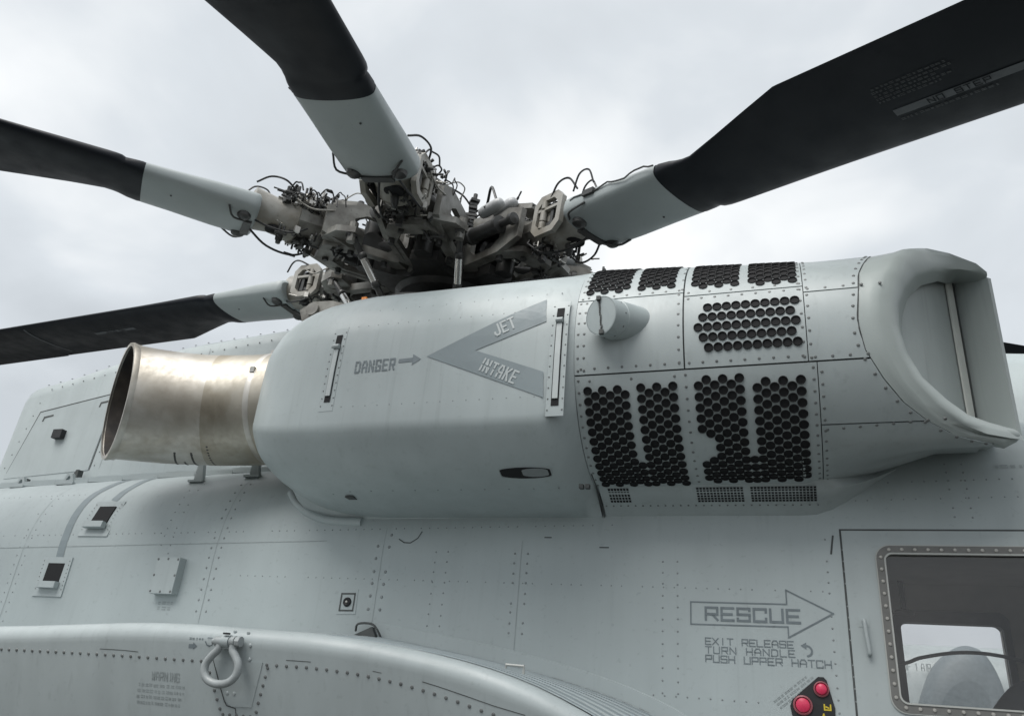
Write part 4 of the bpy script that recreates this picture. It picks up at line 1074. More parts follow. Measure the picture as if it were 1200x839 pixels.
sstrip(P, [(x_, smooth_tab(rowz, x_) + .022) for x_ in (-1.64, -1.6)], .0025); sstrip(P, [(x_, smooth_tab(rowz, x_) + .03) for x_ in (-1.42, -1.34, -1.24, -1.12, -1.0)], .0028)
sstrip(P, [(-2.423, 1.815), (-2.40, 1.76), (-2.375, 1.70), (-2.352, 1.652), (-2.34, 1.634), (-2.295, 1.626), (-2.288, 1.58)], .005)
P.build_each('sponson_seam', M['seam'], spon)
P = Part(); text(P, 'WARNING', lambda a, b, h: spo(-2.745 + a, 1.710 + b, h)[0], .032, aspect=.46, gap=.27, wid=.12)
smudge_lines(P, lambda a, b, h: spo(-2.825 + a, 1.688 + b, h)[0], .265, 4, .024, .012, random.Random(2))
P.build('warning_print', M['faint'], spon)
P = Part(); pl = lambda a, b, h: spo(a, b, h)[0]
ribbons(P, pl, [[(-2.445, 1.862), (-2.445, 1.905)], [(-2.457, 1.893), (-2.433, 1.893)], [(-2.466, 1.876), (-2.458, 1.864), (-2.445, 1.860), (-2.432, 1.864), (-2.424, 1.876)]], .005)
P.add([pl(a, b, .002) for a, b in ((-2.555, 1.847), (-2.530, 1.848), (-2.530, 1.864), (-2.555, 1.863))], [(0, 1, 2, 3)]); P.add([pl(a, b, .002) for a, b in ((-2.531, 1.842), (-2.510, 1.857), (-2.531, 1.871))], [(0, 1, 2)])
smudge_lines(P, lambda a, b, h: spo(-2.555 + a, 1.905 + b, h)[0], .07, 2, .02, .010, random.Random(5))
P.build('tie_down_symbols', M['mark'], spon)
# tie-down shackle
xs0 = -2.352
P = Part(); q = [(-2.418, 1.81), (-2.165, 1.81), (-2.212, 1.635), (-2.315, 1.632), (-2.345, 1.65)]
P.add([spo(a, b, .003)[0] for a, b in q] + [spo(a, b, -.004)[0] for a, b in q], [tuple(range(5))] + [(i, 5 + i, 5 + (i + 1) % 5, (i + 1) % 5) for i in range(5)]); sh = P.build('tie_down_shackle', M['sponson'], heli)
sh['label'] = 'galvanised bow shackle on the sponson'
y0 = spo(xs0, 1.86)[0].y - .035; zb = 1.872
bow = [(xs0 - .034, zb), (xs0 - .036, zb - .025), (xs0 - .062, zb - .052), (xs0 - .084, zb - .085), (xs0 - .080, zb - .122), (xs0 - .05, zb - .150), (xs0 + .0, zb - .160), (xs0 + .05, zb - .150), (xs0 + .080, zb - .120), (xs0 + .082, zb - .082), (xs0 + .060, zb - .05), (xs0 + .038, zb - .024), (xs0 + .036, zb + .002)]
P = Part(); P.tube([(a + .02, y0 + .02 * max(0, (zb - b)) , b) for a, b in [(p.x, p.y) for p in spline([(a, b, 0) for a, b in bow], 5)]], .0165, 12); P.build('shackle_bow', M['shackle'], sh, smooth=60)
P = Part(); P.cyl((xs0 - .05, y0, zb + .006), (xs0 + .09, y0, zb + .010), .013, n=12); P.cyl((xs0 + .07, y0, zb + .010), (xs0 + .092, y0, zb + .010), .022, n=8); P.cyl((xs0 - .034, y0, zb + .007), (xs0 + .0, y0, zb + .007), .021, n=12); P.cyl((xs0 + .042, y0, zb + .009), (xs0 + .066, y0, zb + .01), .022, n=12)
P.build('shackle_pin', M['shackle'], sh, smooth=40)
P = Part(); P.cyl((xs0 + .002, y0, zb + .008), (xs0 + .04, y0, zb + .008), .026, n=14); P.box((xs0 + .02, y0 + .03, zb + .004), (.045, .06, .05)); P.build('shackle_lug', M['sponson'], sh, smooth=40)
P = Part(); P.box((xs0 + .026, y0 - .02, zb + .038), (.028, .014, .007)); P.build('rubber_stop', M['black'], sh)
P = Part()
for a, b in ((.02, .052), (.09, .05), (.12, .0), (.12, -.055), (.015, -.19), (.05, -.19)): p, n_ = spo(xs0 + a, zb + b, .003); P.dome(p, n_, .009, .5, 8)
P.build('shackle_rivets', M['sponson'], sh, stuff=True)

# anti-slip treads on the inner slope
def top_z(x, y):
    zj = smooth_tab(JZ, x); zr = smooth_tab(RZ, x); yr = smooth_tab(RY, x); inner = yr + .14; zs = min(zr + .004, zj) - .005
    return lerp_table([(inner, zs), (inner + .08, zs + .004), (3.55, zj + (zs - zj) * .5), (3.9, zj - .006), (4.03, zj)], y)
P = Part(); V = []; tx = [-2.2 + .1 * j for j in range(20)]; ty = [3.165, 3.22, 3.55, 3.9, 3.985]
for x in tx: V += [(x, y, top_z(x, y) + .003) for y in ty]
P.add(V, grid_faces(len(tx), len(ty))); P.build('tread_base', M['sponson'], spon)
for i in range(8):
    P = Part(); y = 3.19 + i * .0975; x0 = -2.1; V = []; k = 18
    for j in range(k + 1):
        x = x0 + .1 * j
        for a, l in ((-.025, .002), (-.023, .0075), (.023, .0075), (.025, .002)): V.append((x, y + a, top_z(x, y + a) + l))
    P.add(V, grid_faces(k + 1, 4)); P.f.append((0, 1, 2, 3)); P.build('tread_strip', M['chevron'], spon)
P = Part(); pts = [(x, smooth_tab(JZ, x) + .012) for x in [-2.2 + .1 * i for i in range(19)]]
V = []
for x, z in pts: V += [fus(x, z - .03, .006)[0], fus(x, z - .008, .007)[0], fus(x, z + .06, .004)[0], fus(x, z + .066, -.002)[0]]
P.add(V, grid_faces(len(pts), 4)); P.build('junction_sealant', M['paint'], spon, smooth=12)
P = Part(); 
for i in range(18):
    x = -2.12 + i * .085 + rnd.uniform(-.01, .01); x2 = x + rnd.uniform(.03, .075); strip_on(P, line((x, smooth_tab(JZ, x) - .002), (x2, smooth_tab(JZ, x2) - .002), 1), .007, lift=.0095)
P.build('cracked_sealant', M['seam'], spon)
P = Part(); P.tube(spline([(-2.30, 3.97, 2.05), (-2.28, 3.95, 2.085), (-2.20, 3.95, 2.088), (-2.16, 3.95, 2.06), (-2.14, 3.97, 2.02)], 4), .006, 6); P.prism([(-2.30, 3.96, 2.03), (-2.17, 3.96, 2.02), (-2.20, 3.96, 2.075)], (0, .03, 0)); P.build('junction_bracket', M['seam'], spon)
P = Part(); z = top_z(-1.18, 3.4); P.tube([(-1.22, 3.4, z), (-1.22, 3.4, z + .03), (-1.14, 3.4, z + .028), (-1.14, 3.4, z - .005)], .007, 6); P.build('tread_bracket', M['bead'], spon)
# ------------------------------------------------------------------ rotor
HUB = Vector((-2.69, 5.35, 5.15))
AX = Vector((.0819, -.0259, .9963)).normalized(); E1 = Vector((0, 1, 0)).cross(AX).normalized(); E2 = AX.cross(E1)
def rotor_matrix(azi, droop):
    a = math.radians(azi); b = math.radians(droop)
    u = math.cos(a) * E1 + math.sin(a) * E2; v = -math.sin(a) * E1 + math.cos(a) * E2
    u2 = math.cos(b) * u + math.sin(b) * AX; w_ = u2.cross(v)
    p = HUB + HOFF
    return Matrix(((u2.x, v.x, w_.x, p.x), (u2.y, v.y, w_.y, p.y), (u2.z, v.z, w_.z, p.z), (0, 0, 0, 1)))
AZ = [175.1 + k * 360 / 7 for k in range(7)]

# hub body
def local(mb, name, mat, parent, smooth=None, m4=None, stuff=False):
    o = mb.build(name, mat, parent, smooth, stuff); return o
B = MB(); B.lathe((0, 0, -.30), (0, 0, 1), [(0, .0), (0, .42), (.04, .46), (.12, .46), (.16, .36), (.40, .36), (.44, .46), (.52, .46), (.56, .40), (.60, .22), (.68, .20), (.70, 0)], 42)
hub = B.build('rotor_hub', M['hubdark'], heli, 35); hub.matrix_local = rotor_matrix(AZ[0], 0)
for z0, z1, nm in ((.115, .20, 'upper_plate'), (-.26, -.175, 'lower_plate')):
    B = MB(); poly = []
    for k in range(7):
        for da, r in ((-14, .55), (-9, .72), (9, .72), (14, .55), (25.7, .47)):
            a = math.radians(k * 360 / 7 + da); poly.append((r * math.cos(a), r * math.sin(a), z0))
    B.prism(poly, (0, 0, z1 - z0)); B.build(nm, M['hubdark'], hub)
B = MB(); B.lathe((0, 0, -1.5), (0, 0, 1), [(0, .34), (.7, .30), (1.1, .25), (1.25, .24)], 24); B.build('mast', M['hubdark'], hub, 40)
B = MB(); B.lathe((0, 0, -.62), (0, 0, 1), [(0, .3), (0, .62), (.03, .66), (.10, .66), (.13, .60), (.14, .3)], 42); B.build('swashplate', M['hubdark'], hub, 35)
B = MB(); B.lathe((0, 0, -.92), (0, 0, 1), [(0, .3), (0, .56), (.10, .58), (.16, .5), (.2, .3)], 42); B.build('fixed_swashplate', M['pylon'], hub, 35)
for k in range(7):
    a = math.radians(k * 360 / 7 + 25.7); B = MB(); p = Vector((.44 * math.cos(a), .44 * math.sin(a), 0))
    B.cyl(p + Vector((0, 0, -.22)), p + Vector((0, 0, .24)), .055, n=10); B.cyl(p + Vector((0, 0, .2)), p + Vector((0, 0, .29)), .035, n=8); B.build('hub_post', M['hub'], hub, 40)
for k in range(7):
    a = math.radians(k * 360 / 7 + 25.7); ca, sa = math.cos(a), math.sin(a); B = MB(); rr = random.Random(80 + k)
    for q in range(9):
        z = .12 + q * .035; B.box((.58 * ca, .58 * sa, z), (rr.uniform(.05, .10), rr.uniform(.04, .10), .022), Matrix.Rotation(a + rr.uniform(-.3, .3), 3, 'Z'))
    B.cyl((.58 * ca, .58 * sa, .0), (.58 * ca, .58 * sa, .47), .018, n=8); B.cyl((.52 * ca, .52 * sa, .1), (.50 * ca, .50 * sa, .40), .026, n=8)
    B.build('valve_stack', M['hubdark'], hub, 30, True)
    B = MB()
    for da, r in ((.5, .30), (-.45, .34), (.3, .22)):
        B.tube(spline([(.56 * ca, .56 * sa, r), ((.66) * math.cos(a + da * .4), .66 * math.sin(a + da * .4), r + .05), (.78 * math.cos(a + da * .8), .78 * math.sin(a + da * .8), r + .02), (.85 * math.cos(a + da), .85 * math.sin(a + da), .22)], 5), .008, 6)
    B.build_each('hub_hose', M['hose'], hub, 60)
B = MB(); rr = random.Random(11)
for k in range(46):
    a = rr.uniform(0, 6.28); r = rr.uniform(.15, .42); p = Vector((r * math.cos(a), r * math.sin(a), rr.uniform(.22, .34)))
    if k % 2: B.box(p, (rr.uniform(.03, .08), rr.uniform(.03, .08), rr.uniform(.04, .12)), Matrix.Rotation(a, 3, 'Z'))
    else: B.cyl(p, p + Vector((rr.uniform(-.1, .1), rr.uniform(-.1, .1), rr.uniform(0, .1))), rr.uniform(.01, .025), n=7)
B.build('hub_fittings', M['hubdark'], hub, stuff=True)

# blades
def section(u, vl, vt, th, n=48, camber=0.0, blunt=0.0):
    """closed ring: leading edge at vl, trailing edge at vt"""
    c_ = vl - vt; o = []
    for i in range(n):
        t = 2 * math.pi * i / n; cx_ = (1 + math.cos(t)) / 2                      # 1 at the leading edge
        s = 1 if math.sin(t) >= 0 else -1
        xx = 1 - cx_
        air = 5 * (.2969 * math.sqrt(max(xx, 0)) - .126 * xx - .3516 * xx ** 2 + .2843 * xx ** 3 - .1036 * xx ** 4) / .5
        ell = abs(math.sin(t)) ** (.75 if blunt < .93 else .62)
        y = s * th * (air * (1 - blunt) + ell * blunt)
        o.append(Vector((u, vt + c_ * cx_, y)))
    return o
def loft(mb, secs, cap0=True, cap1=True):
    n = len(secs[0]); V = [v for s in secs for v in s]; F = grid_faces(len(secs), n, True)
    if cap0: F.append(tuple(range(n)))
    if cap1: F.append(tuple((len(secs) - 1) * n + j for j in range(n - 1, -1, -1)))
    mb.add(V, F)
def twist(sec, ang):
    a = math.radians(ang); return [Vector((p.x, p.y * math.cos(a) - p.z * math.sin(a), p.y * math.sin(a) + p.z * math.cos(a))) for p in sec]
B = MB(); ss = []
for u, vl, vt, th, bl in ((2.50, .255, -.252, .077, .94), (2.53, .261, -.257, .079, .94), (2.60, .261, -.252, .078, .9), (2.64, .255, -.242, .074, .8), (2.665, .275, -.24, .076, .65), (2.70, .283, -.235, .074, .6), (2.76, .285, -.238, .072, .5), (3.0, .285, -.318, .066, .25), (3.25, .285, -.403, .057, .1), (3.47, .285, -.475, .052, 0), (3.5, .285, -.476, .052, 0), (4.2, .285, -.475, .048, 0), (5.5, .285, -.475, .046, 0), (5.505, .285, -.49, .045, 0), (8, .285, -.49, .044, 0), (11.2, .285, -.49, .043, 0), (12.0, .18, -.55, .03, 0)):
    ss.append(section(u, vl, vt, th, blunt=bl))
loft(B, ss)
blade0 = B.build('rotor_blade', M['blade'], heli, 40)
B = MB(); ss = []
for u, hv, th, bl in ((1.70, .19, .07, 1), (1.685, .24, .092, 1), (1.70, .258, .115, 1), (1.74, .264, .118, 1), (2.0, .264, .110, 1), (2.3, .260, .088, .95), (2.505, .257, .078, .94)):
    ss.append(section(u, hv + .002, -hv, th, blunt=bl))
loft(B, ss, True, False); cuff0 = B.build('blade_cuff', M['cuff'], blade0, 50)
def low(th=.047): return -th
def under(a, b, h):           # a: along the blade, b: towards the trailing edge
    v = -.02 - b; xx = (.285 - v) / .76; xx = max(0, min(1, xx))
    air = 5 * (.2969 * math.sqrt(xx) - .126 * xx - .3516 * xx ** 2 + .2843 * xx ** 3 - .1036 * xx ** 4) / .5
    return Vector((a, v, -(.0505 * air + .0012 + h)))
B = MB()
V = []
for q in range(9): V += [under(3.86 + .6 * q / 8, -.024 + .012 * j, 0) for j in range(5)]
B.add(V, grid_faces(9, 5))
st0 = B.build('no_step_stripe', M['bladestripe'], blade0)
B = MB(); wx = text(B, 'NO', lambda a, b, h: under(4.02 + a, b - .016, h), .032, aspect=.85, gap=.42, wid=.18, lift=.002); B.build('no_lettering', M['blade'], blade0); B = MB(); text(B, 'STEP', lambda a, b, h: under(4.02 + wx + .04 + a, b - .016, h), .032, aspect=.85, gap=.42, wid=.18, lift=.002); B.build('step_lettering', M['blade'], blade0)
B = MB(); smudge_lines(B, lambda a, b, h: under(3.83 + a, .20 + b, h), .36, 5, .024, .014, random.Random(6)); B.build('worn_blade_print', M['bladeprint'], blade0); B = MB(); smudge_lines(B, lambda a, b, h: under(3.86 + a, -.055 + b, h), .52, 1, .02, .016, random.Random(7)); pr0 = B.build('worn_blade_print', M['bladeprint'], blade0)
B = MB(); q = [under(5.28, -.27 + .62 * i / 12, 0) for i in range(13)]; V = []
for p in q: V += [p, p + Vector((.025, 0, 0))]
B.add(V, [(2 * i, 2 * i + 1, 2 * i + 3, 2 * i + 2) for i in range(12)]); cl0 = B.build('chord_line', M['bladestripe'], blade0)
B = MB()
for a in (-.16, .16):
    B.lathe((1.78, a, -.085), (0, 0, -1), [(-.02, .055), (.03, .05), (.045, .03), (.05, 0)], 12); 
B.box((1.74, 0, -.105), (.06, .22, .05)); B.tube(spline([(1.72, .1, -.11), (1.85, .16, -.14), (1.9, .22, -.08)], 4), .008, 6); B.tube(spline([(1.72, -.2, -.08), (1.8, -.28, -.09), (1.92, -.262, -.04)], 4), .008, 6)
B.box((1.95, -.27, .02), (.1, .03, .04)); B.tube([(1.76 + .04 * q, -.262 - .001 * q, .022 + .014 * math.sin(q * .9) + .004 * math.sin(q * 2.3)) for q in range(20)], .006, 5); B.build_each('cuff_fitting', M['hubdark'], blade0, 40)
B = MB()
for u, v in ((1.9, .12), (1.9, -.12), (2.05, .18), (2.1, -.1), (2.3, .1)): 
    B.dome((u, v, -.1035 * math.sqrt(max(0, 1 - (v / .264) ** 2)) ** .5 + .02 * (u - 1.74)), (0, 0, -1), .008, .6)
dt0 = B.build('cuff_rivets', M['seam'], blade0, stuff=True)

# arm assembly: fork, spindle, sleeve and the fold plumbing
def octo(u, hv, hw): return [Vector((u, hv * a, hw * b)) for a, b in ((1, .35), (.55, 1), (-.55, 1), (-1, .35), (-1, -.35), (-.55, -1), (.55, -1), (1, -.35))]
B = MB(); loft(B, [octo(*q) for q in ((.98, .19, .16), (1.03, .18, .15), (1.14, .145, .105), (1.28, .145, .115), (1.34, .16, .135), (1.40, .165, .14))]); arm0 = B.build('rotor_arm', M['hub'], heli, 20)
B = MB(); B.lathe((1.36, 0, 0), (1, 0, 0), [(0, 0), (0, .15), (.02, .172), (.09, .170), (.14, .152), (.22, .146), (.31, .16), (.37, .17), (.39, .12)], 32); B.build('sleeve', M['neck'], arm0, 40)
def oct8(u0, u1, h, c): return [(u0, -h + c), (u0 + c, -h), (u1 - c, -h), (u1, -h + c), (u1, h - c), (u1 - c, h), (u0 + c, h), (u0, h - c)]
HN = []
for sg in (1, -1):
    B = MB(); z = sg * .185
    B.ring_plate([(a, b, z) for a, b in ((.42, -.15), (.56, -.25), (.98, -.24), (1.16, -.14), (1.16, .14), (.98, .24), (.56, .25), (.42, .15))],
                 [(a, b, z) for a, b in ((.55, -.09), (.62, -.165), (.90, -.165), (1.02, -.09), (1.02, .09), (.90, .165), (.62, .165), (.55, .09))], (0, 0, .045)); B.build('fork_plate', M['hub'], arm0, 25)
    B = MB(); y = sg * .205
    B.ring_plate([(a, y, b) for a, b in ((.50, -.15), (.60, -.19), (.98, -.19), (1.20, -.12), (1.20, .12), (.98, .19), (.60, .19), (.50, .15))],
                 [(a, y, b) for a, b in ((.60, -.07), (.66, -.125), (.88, -.125), (.97, -.07), (.97, .07), (.88, .125), (.66, .125), (.60, .07))], (0, sg * .045, 0)); B.build('fork_web', M['hub'], arm0, 25)
    B = MB(); y = sg * .168
    o = oct8(1.30, 1.60, .165, .06); i = oct8(1.345, 1.555, .115, .045)
    B.ring_plate([(a, y, b) for a, b in o], [(a, y, b) for a, b in i], (0, sg * .04, 0)); B.box((1.45, y + sg * .02, .045), (.22, .034, .022)); HINGE = B.build('fold_hinge', M['neck'], arm0, 25)
    B = MB()
    for z0, z1 in ((-.11, -.055), (-.045, .035), (.055, .115)): B.cyl((1.40, sg * .19, z0), (1.40, sg * .19, z1), .026, n=12)
    HN.append([HINGE] + B.build_each('fold_roller', M['neck'], arm0, 40))
    B = MB(); B.box((1.49, sg * .175, .0), (.03, .03, .19)); B.box((1.45, sg * .172, -.075), (.14, .02, .03)); HN[-1].append(B.build('fold_link', M['hubdark'], arm0))
    B = MB(); B.box((1.45, sg * .155, 0), (.20, .02, .22)); HN[-1].append(B.build('fold_recess', M['hole'], arm0))
B = MB(); B.cyl((.76, 0, -.21), (.76, 0, .21), .07, n=14); B.cyl((.76, -.1, 0), (.76, .1, 0), .09, n=14); B.box((.88, 0, 0), (.26, .12, .13)); B.build('hinge_pin', M['hubdark'], arm0, 35)
B = MB(); B.lathe((.50, 0, 0), (1, 0, 0), [(0, 0), (0, .13), (.05, .15), (.08, .15), (.10, .12), (.22, .10), (.3, .08)], 20); B.build('elastomeric_bearing', M['hubdark'], arm0, 35)
B = MB(); B.prism([(.86, .18, -.17), (1.20, .17, -.15), (1.12, .36, -.14), (.98, .41, -.13), (.90, .36, -.13)], (0, 0, .05)); B.cyl((.99, .36, -.20), (.99, .36, -.03), .035, n=10); B.build('pitch_horn', M['hub'], arm0, 30)
B = MB(); B.cyl((.42, -.32, -.02), (.74, -.315, .0), .032, n=12); B.lathe((.66, -.317, 0), (1, 0.03, 0), [(0, .0), (0, .05), (.02, .07), (.05, .07), (.06, .058), (.34, .056), (.345, .068), (.38, .068), (.39, .03), (.48, .03), (.50, .045), (.54, .045), (.55, 0)], 16); B.build('lag_damper', M['hubdark'], arm0, 40)
B = MB()
for y, z in ((-.36, .13), (-.24, .20)):
    B.lathe((.82, y, z), (1, .05, .12), [(0, 0), (.005, .025), (.02, .042), (.05, .048), (.20, .048), (.235, .04), (.25, .02), (.255, 0)], 18)
B.build_each('accumulator', M['cap'], arm0, 50)
B = MB(); B.tube([(.90 + .0, -.36 + .0, .13 + .06 * 0)] * 0 or spline([(.93, -.41, .13), (.93, -.36, .195), (.93, -.30, .21)], 4), .006, 5); B.build('accumulator_strap', M['hose'], arm0, 40)
def cluster(name, seed, n, mat, u, v, w0, w1, big=1.0):
    B = MB(); rr = random.Random(seed)
    for k in range(n):
        p = Vector((rr.uniform(*u), rr.uniform(*v), rr.uniform(w0, w1)))
        if name.startswith('valve'):
            t, rd = math.radians(rr.uniform(18, 88)), rr.uniform(.145, .235); p.y, p.z = rd * math.cos(t), rd * math.sin(t)
        q = [Vector((1, 0, 0)), Vector((0, 1, 0)), Vector((0, 0, 1)), Vector((rr.uniform(-1, 1), rr.uniform(-1, 1), rr.uniform(-.5, 1))).normalized()][k % 4]
        ln = rr.uniform(.04, .11) * big; r = rr.uniform(.006, .0125) * big
        if k % 5 == 0: B.box(p, (rr.uniform(.025, .055) * big, rr.uniform(.025, .05) * big, rr.uniform(.03, .06) * big), Matrix.Rotation(rr.uniform(0, .6), 3, 'Z'))
        else:
            B.cyl(p, p + q * ln, r, n=7)
            if k % 2: B.cyl(p + q * ln * .2, p + q * ln * .42, r * 1.5, n=6)
    return B.build(name, M[mat], arm0, 40, True)
def wires(name, seed, n, mat, u, v, w0, w1, r=.005, span=.2):
    B = MB(); rr = random.Random(seed)
    for k in range(n):
        a = Vector((rr.uniform(*u), rr.uniform(*v), rr.uniform(w0, w0 + .04))); b = a + Vector((rr.uniform(-span, span), rr.uniform(-.12, .12), rr.uniform(-.05, .05)))
        m = (a + b) / 2 + Vector((0, rr.uniform(-.03, .08), rr.uniform(.05, w1)))
        B.tube(spline([a, a.lerp(m, .6) + Vector((0, 0, .03)), m, b.lerp(m, .5) + Vector((0, .02, .02)), b], 5), rr.uniform(r * .8, r * 1.3), 5)
    return B.build(name, M[mat], arm0, 60, True)
CL = [cluster('valve_cluster', 23, 70, 'hubdark', (1.18, 1.52), (.06, .30), .10, .27), cluster('valve_fittings', 31, 46, 'steel', (1.16, 1.52), (.08, .33), .10, .28, .9), wires('valve_hoses', 12, 11, 'hose', (1.14, 1.52), (.05, .30), .12, .09, .0055, .14)]
wires('cable_run', 41, 5, 'hose', (.7, 1.2), (-.15, .22), .19, .055, .006, .35); wires('bare_cables', 43, 5, 'neck', (.8, 1.3), (0, .24), .17, .07, .005, .3)
cluster('arm_fittings', 61, 24, 'hubdark', (.55, 1.3), (-.24, .24), .20, .27, .9); cluster('lower_fittings', 67, 26, 'hubdark', (1.0, 1.55), (-.16, .2), -.22, -.15, 1.0); cluster('lower_bright_fittings', 68, 12, 'steel', (.9, 1.55), (-.2, .24), -.21, -.15, .8)
wires('lower_hoses', 71, 8, 'hose', (1.1, 1.6), (-.15, .15), -.17, -.10, .007, .2)
def hose(pts, r=.008, mat='hose'):
    B = MB(); B.tube(spline(pts, 6), r, 6); B.build('hose', M[mat], arm0, 60)
hose([(1.45, .2, .16), (1.55, .24, .20), (1.66, .2, .21), (1.75, .15, .15)])
hose([(1.60, -.04, .16), (1.65, -.06, .23), (1.74, -.08, .235), (1.80, -.08, .15)], .007)
hose([(.55, -.15, .22), (.66, -.22, .38), (.80, -.30, .42), (.94, -.32, .24)], .011)
hose([(1.2, -.14, -.14), (1.35, -.1, -.24), (1.55, -.05, -.25), (1.72, .0, -.17)], .009)
hose([(1.3, .15, -.1), (1.42, .2, -.2), (1.58, .18, -.2), (1.7, .12, -.15)], .008)
hose([(1.05, .2, .13), (1.18, .26, .06), (1.32, .25, .03), (1.46, .21, .10)], .007, 'neck')
hose([(1.46, -.2, .12), (1.54, -.22, .21), (1.64, -.21, .22), (1.74, -.2, .10)], .008); hose([(1.70, -.2, .09), (1.76, -.22, .20), (1.84, -.21, .21), (1.90, -.2, .09)], .007)
B = MB()
for u, v, z in ((.66, .19, .24), (.66, -.19, .24), (.94, .19, .24), (.94, -.19, .24), (.66, .19, -.2), (.94, -.19, -.2), (.94, .19, -.2), (1.25, .0, -.13), (1.12, -.20, -.1)): B.cyl((u, v, z - .03), (u, v, z + .025), .026, n=8)
B.build_each('hinge_bolt', M['hubdark'], arm0, 40)
B = MB(); B.lathe((1.53, .03, -.138), (0, 0, -1), [(-.01, .07), (.010, .07), (.012, .055), (.013, 0)], 18); B.build('lightening_hole', M['hole'], arm0, 50)
B = MB(); B.lathe((1.48, .02, -.15), (0, .2, -1), [(0, .03), (.06, .028), (.07, .02), (.09, .02), (.095, 0)], 10); B.lathe((1.30, .0, -.11), (0, 0, -1), [(0, .04), (.05, .04), (.06, .025), (.09, .025), (.09, 0)], 10); B.build_each('lock_pin', M['hubdark'], arm0, 40)

# pitch links
B = MB(); a = Vector((.99, .36, -.16)); b = Vector((.60, .30, -.60)); d = b - a
B.cyl(a, b, .025, n=12); B.lathe(a + d * .28, d, [(0, .026), (.015, .036), (.04, .036), (.05, .028)], 12); B.lathe(a + d * .68, d, [(0, .026), (.015, .036), (.05, .036), (.06, .028)], 12)
B.cyl(a - Vector((0, .03, 0)), a + Vector((0, .03, 0)), .042, n=12); B.cyl(b - Vector((0, .03, 0)), b + Vector((0, .03, 0)), .042, n=12); link0 = B.build('pitch_link', M['hubdark'], heli, 40)
B = MB(); B.cyl(a + d * .33, a + d * .69, .029, n=14); lm0 = B.build('link_sleeve', M['bright'], link0, 40)

def place_set(proto, azi, droop, pitch=0.0, first=False, skip_=()):
    m4 = rotor_matrix(azi, droop) @ Matrix.Rotation(math.radians(pitch), 4, 'X')
    if first: r = proto
    else:
        r = proto.copy(); COL.objects.link(r); r.parent = heli
        for ch in list(proto.children):
            if ch.name in skip_: continue
            c_ = ch.copy(); COL.objects.link(c_); c_.parent = r
    r.matrix_local = m4; return r
def skip_arm(k):          # the fold side differs from blade to blade
    o = []
    if k not in (1, 2): o += CL
    if k not in (0, 6, 2): o += HN[0]
    if k not in (2, 3, 4): o += HN[1]
    return [q.name for q in o]
for k in (6, 5, 4, 3, 1, 0, 2):
    dr = -4.0 if k != 4 else -1.6
    place_set(blade0, AZ[k], dr, 0, k == 0); place_set(arm0, AZ[k], -2.0, 0, k == 2, skip_arm(k)); place_set(link0, AZ[k], 0, 0, k == 0)
names = {0: 'black rotor blade pointing aft, low at the left edge', 1: 'black rotor blade reaching the left edge high up', 2: 'black rotor blade overhead reaching the top edge', 3: 'black rotor blade reaching the upper right corner'}

# dark gearbox pylon below the hub
P = Part(); V = []
for z, a0, a1, b0, b1 in ((3.1, -4.0, -1.1, 4.75, 5.95), (4.15, -3.7, -1.4, 4.85, 5.85), (4.40, -3.4, -1.9, 4.95, 5.75), (4.62, -3.1, -2.2, 5.05, 5.65)):
    V += [(a0, b0, z), (a1, b0, z), (a1, b1, z), (a0, b1, z)]
P.add(V, grid_faces(4, 4, True)); P.f += [(0, 1, 2, 3), (15, 14, 13, 12)]; py = P.build('gearbox_pylon', M['pylon'], heli)
P = Part(); 
for x in (-3.1, -2.75, -2.2, -1.85): P.cyl((x, 4.78, 3.9), (x + .02, 4.78, 4.55), .018, n=8)
P.prism([(-3.2, 4.74, 4.1), (-2.3, 4.74, 4.15), (-2.6, 4.74, 4.62), (-2.95, 4.74, 4.55)], (0, .03, 0)); P.build_each('pylon_strut', M['hubdark'], py)
for x in (-2.55, -1.5): 
    P = Part(); P.box((x, 3.86, 4.06), (.035, .02, .03)); P.build('orange_streamer', M['orange'], heli)
P = Part(); P.prism([(-3.25, 4.2, 4.12), (-2.3, 4.0, 4.02), (-2.3, 4.0, 4.06), (-2.7, 4.1, 4.14), (-3.0, 4.15, 4.26), (-3.2, 4.2, 4.30), (-3.3, 4.2, 4.24)], (0, .05, 0)); P.cyl((-3.17, 4.16, 4.22), (-3.17, 4.27, 4.22), .05, n=14); P.build('scissor_bracket', M['hub'], heli, 30)

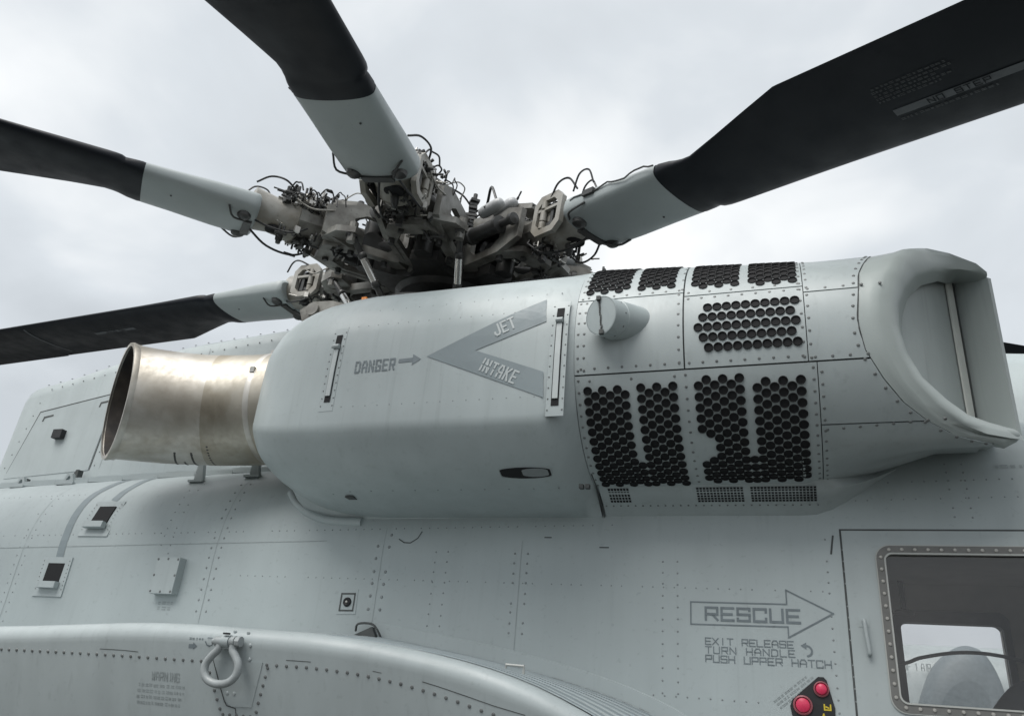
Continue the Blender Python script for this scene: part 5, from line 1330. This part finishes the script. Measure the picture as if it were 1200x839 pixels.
# ------------------------------------------------------------------ second helicopter seen through the cabin
far = empty('helicopter', (2.0, 20.0, 0)); far['label'] = 'second pale grey helicopter parked beyond, seen through the cabin windows'; far['category'] = 'helicopter'
B = MB(); V = []
xs2 = [-8, -7.5, -6, -3, 0, 3, 6, 7.2, 7.8, 8.0]
for x in xs2:
    e_ = max(0, (abs(x) - 5) / 3); k = math.sqrt(max(.03, 1 - e_ * e_))
    for i in range(20):
        t = 2 * math.pi * i / 20; c_, s_ = math.cos(t), math.sin(t)
        V.append((x, 1.4 * k * math.copysign(abs(c_) ** .6, c_), 2.2 + 1.75 * k * math.copysign(abs(s_) ** .6, s_)))
B.add(V, grid_faces(len(xs2), 20, True)); B.f += [tuple(range(20)), tuple((len(xs2) - 1) * 20 + j for j in range(19, -1, -1))]
fb = B.build('fuselage', M['sponson'], far, 60)
B = MB(); text(B, 'OF 1 AIR', lambda a, b, h: Vector((-.24 + a, -1.405 - h, 3.33 + b)), .13, aspect=.36, gap=.16, wid=.13); B.build('side_lettering', M['faint'], far)
B = MB(); q = [(-.45, 1.6), (-.22, 2.2), (-.05, 2.75), (.2, 3.3), (.45, 3.6), (.72, 3.76), (.95, 3.76), (1.15, 3.62), (1.32, 3.2), (1.42, 2.5), (1.45, 1.6)]  # dark reflection in the cabin window, shaped as a solid on this helicopter
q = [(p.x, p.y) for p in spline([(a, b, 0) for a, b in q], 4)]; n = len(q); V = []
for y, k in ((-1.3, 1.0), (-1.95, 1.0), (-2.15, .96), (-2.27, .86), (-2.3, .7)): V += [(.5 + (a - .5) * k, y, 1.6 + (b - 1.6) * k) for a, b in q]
B.add(V, grid_faces(5, n)); B.f.append(tuple(4 * n + i for i in range(n))); B.build('reflection_mound', M['mark'], far, 60)
B = MB()
for x in (-4, 4): B.cyl((x, -1.0, .38), (x, -.72, .38), .38, n=20); B.cyl((x, .72, .38), (x, 1.0, .38), .38, n=20); B.cyl((x, 0, .38), (x, 0, 1.0), .08, n=8)
B.build_each('wheel', M['black'], far, 40)
B = MB(); B.lathe((-5, 0, 3.8), (0, 0, 1), [(0, .8), (.25, .5), (.7, .25), (.9, .0)], 20); B.build('rotor_mast', M['pylon'], far, 40)

bpy.context.view_layer.update()
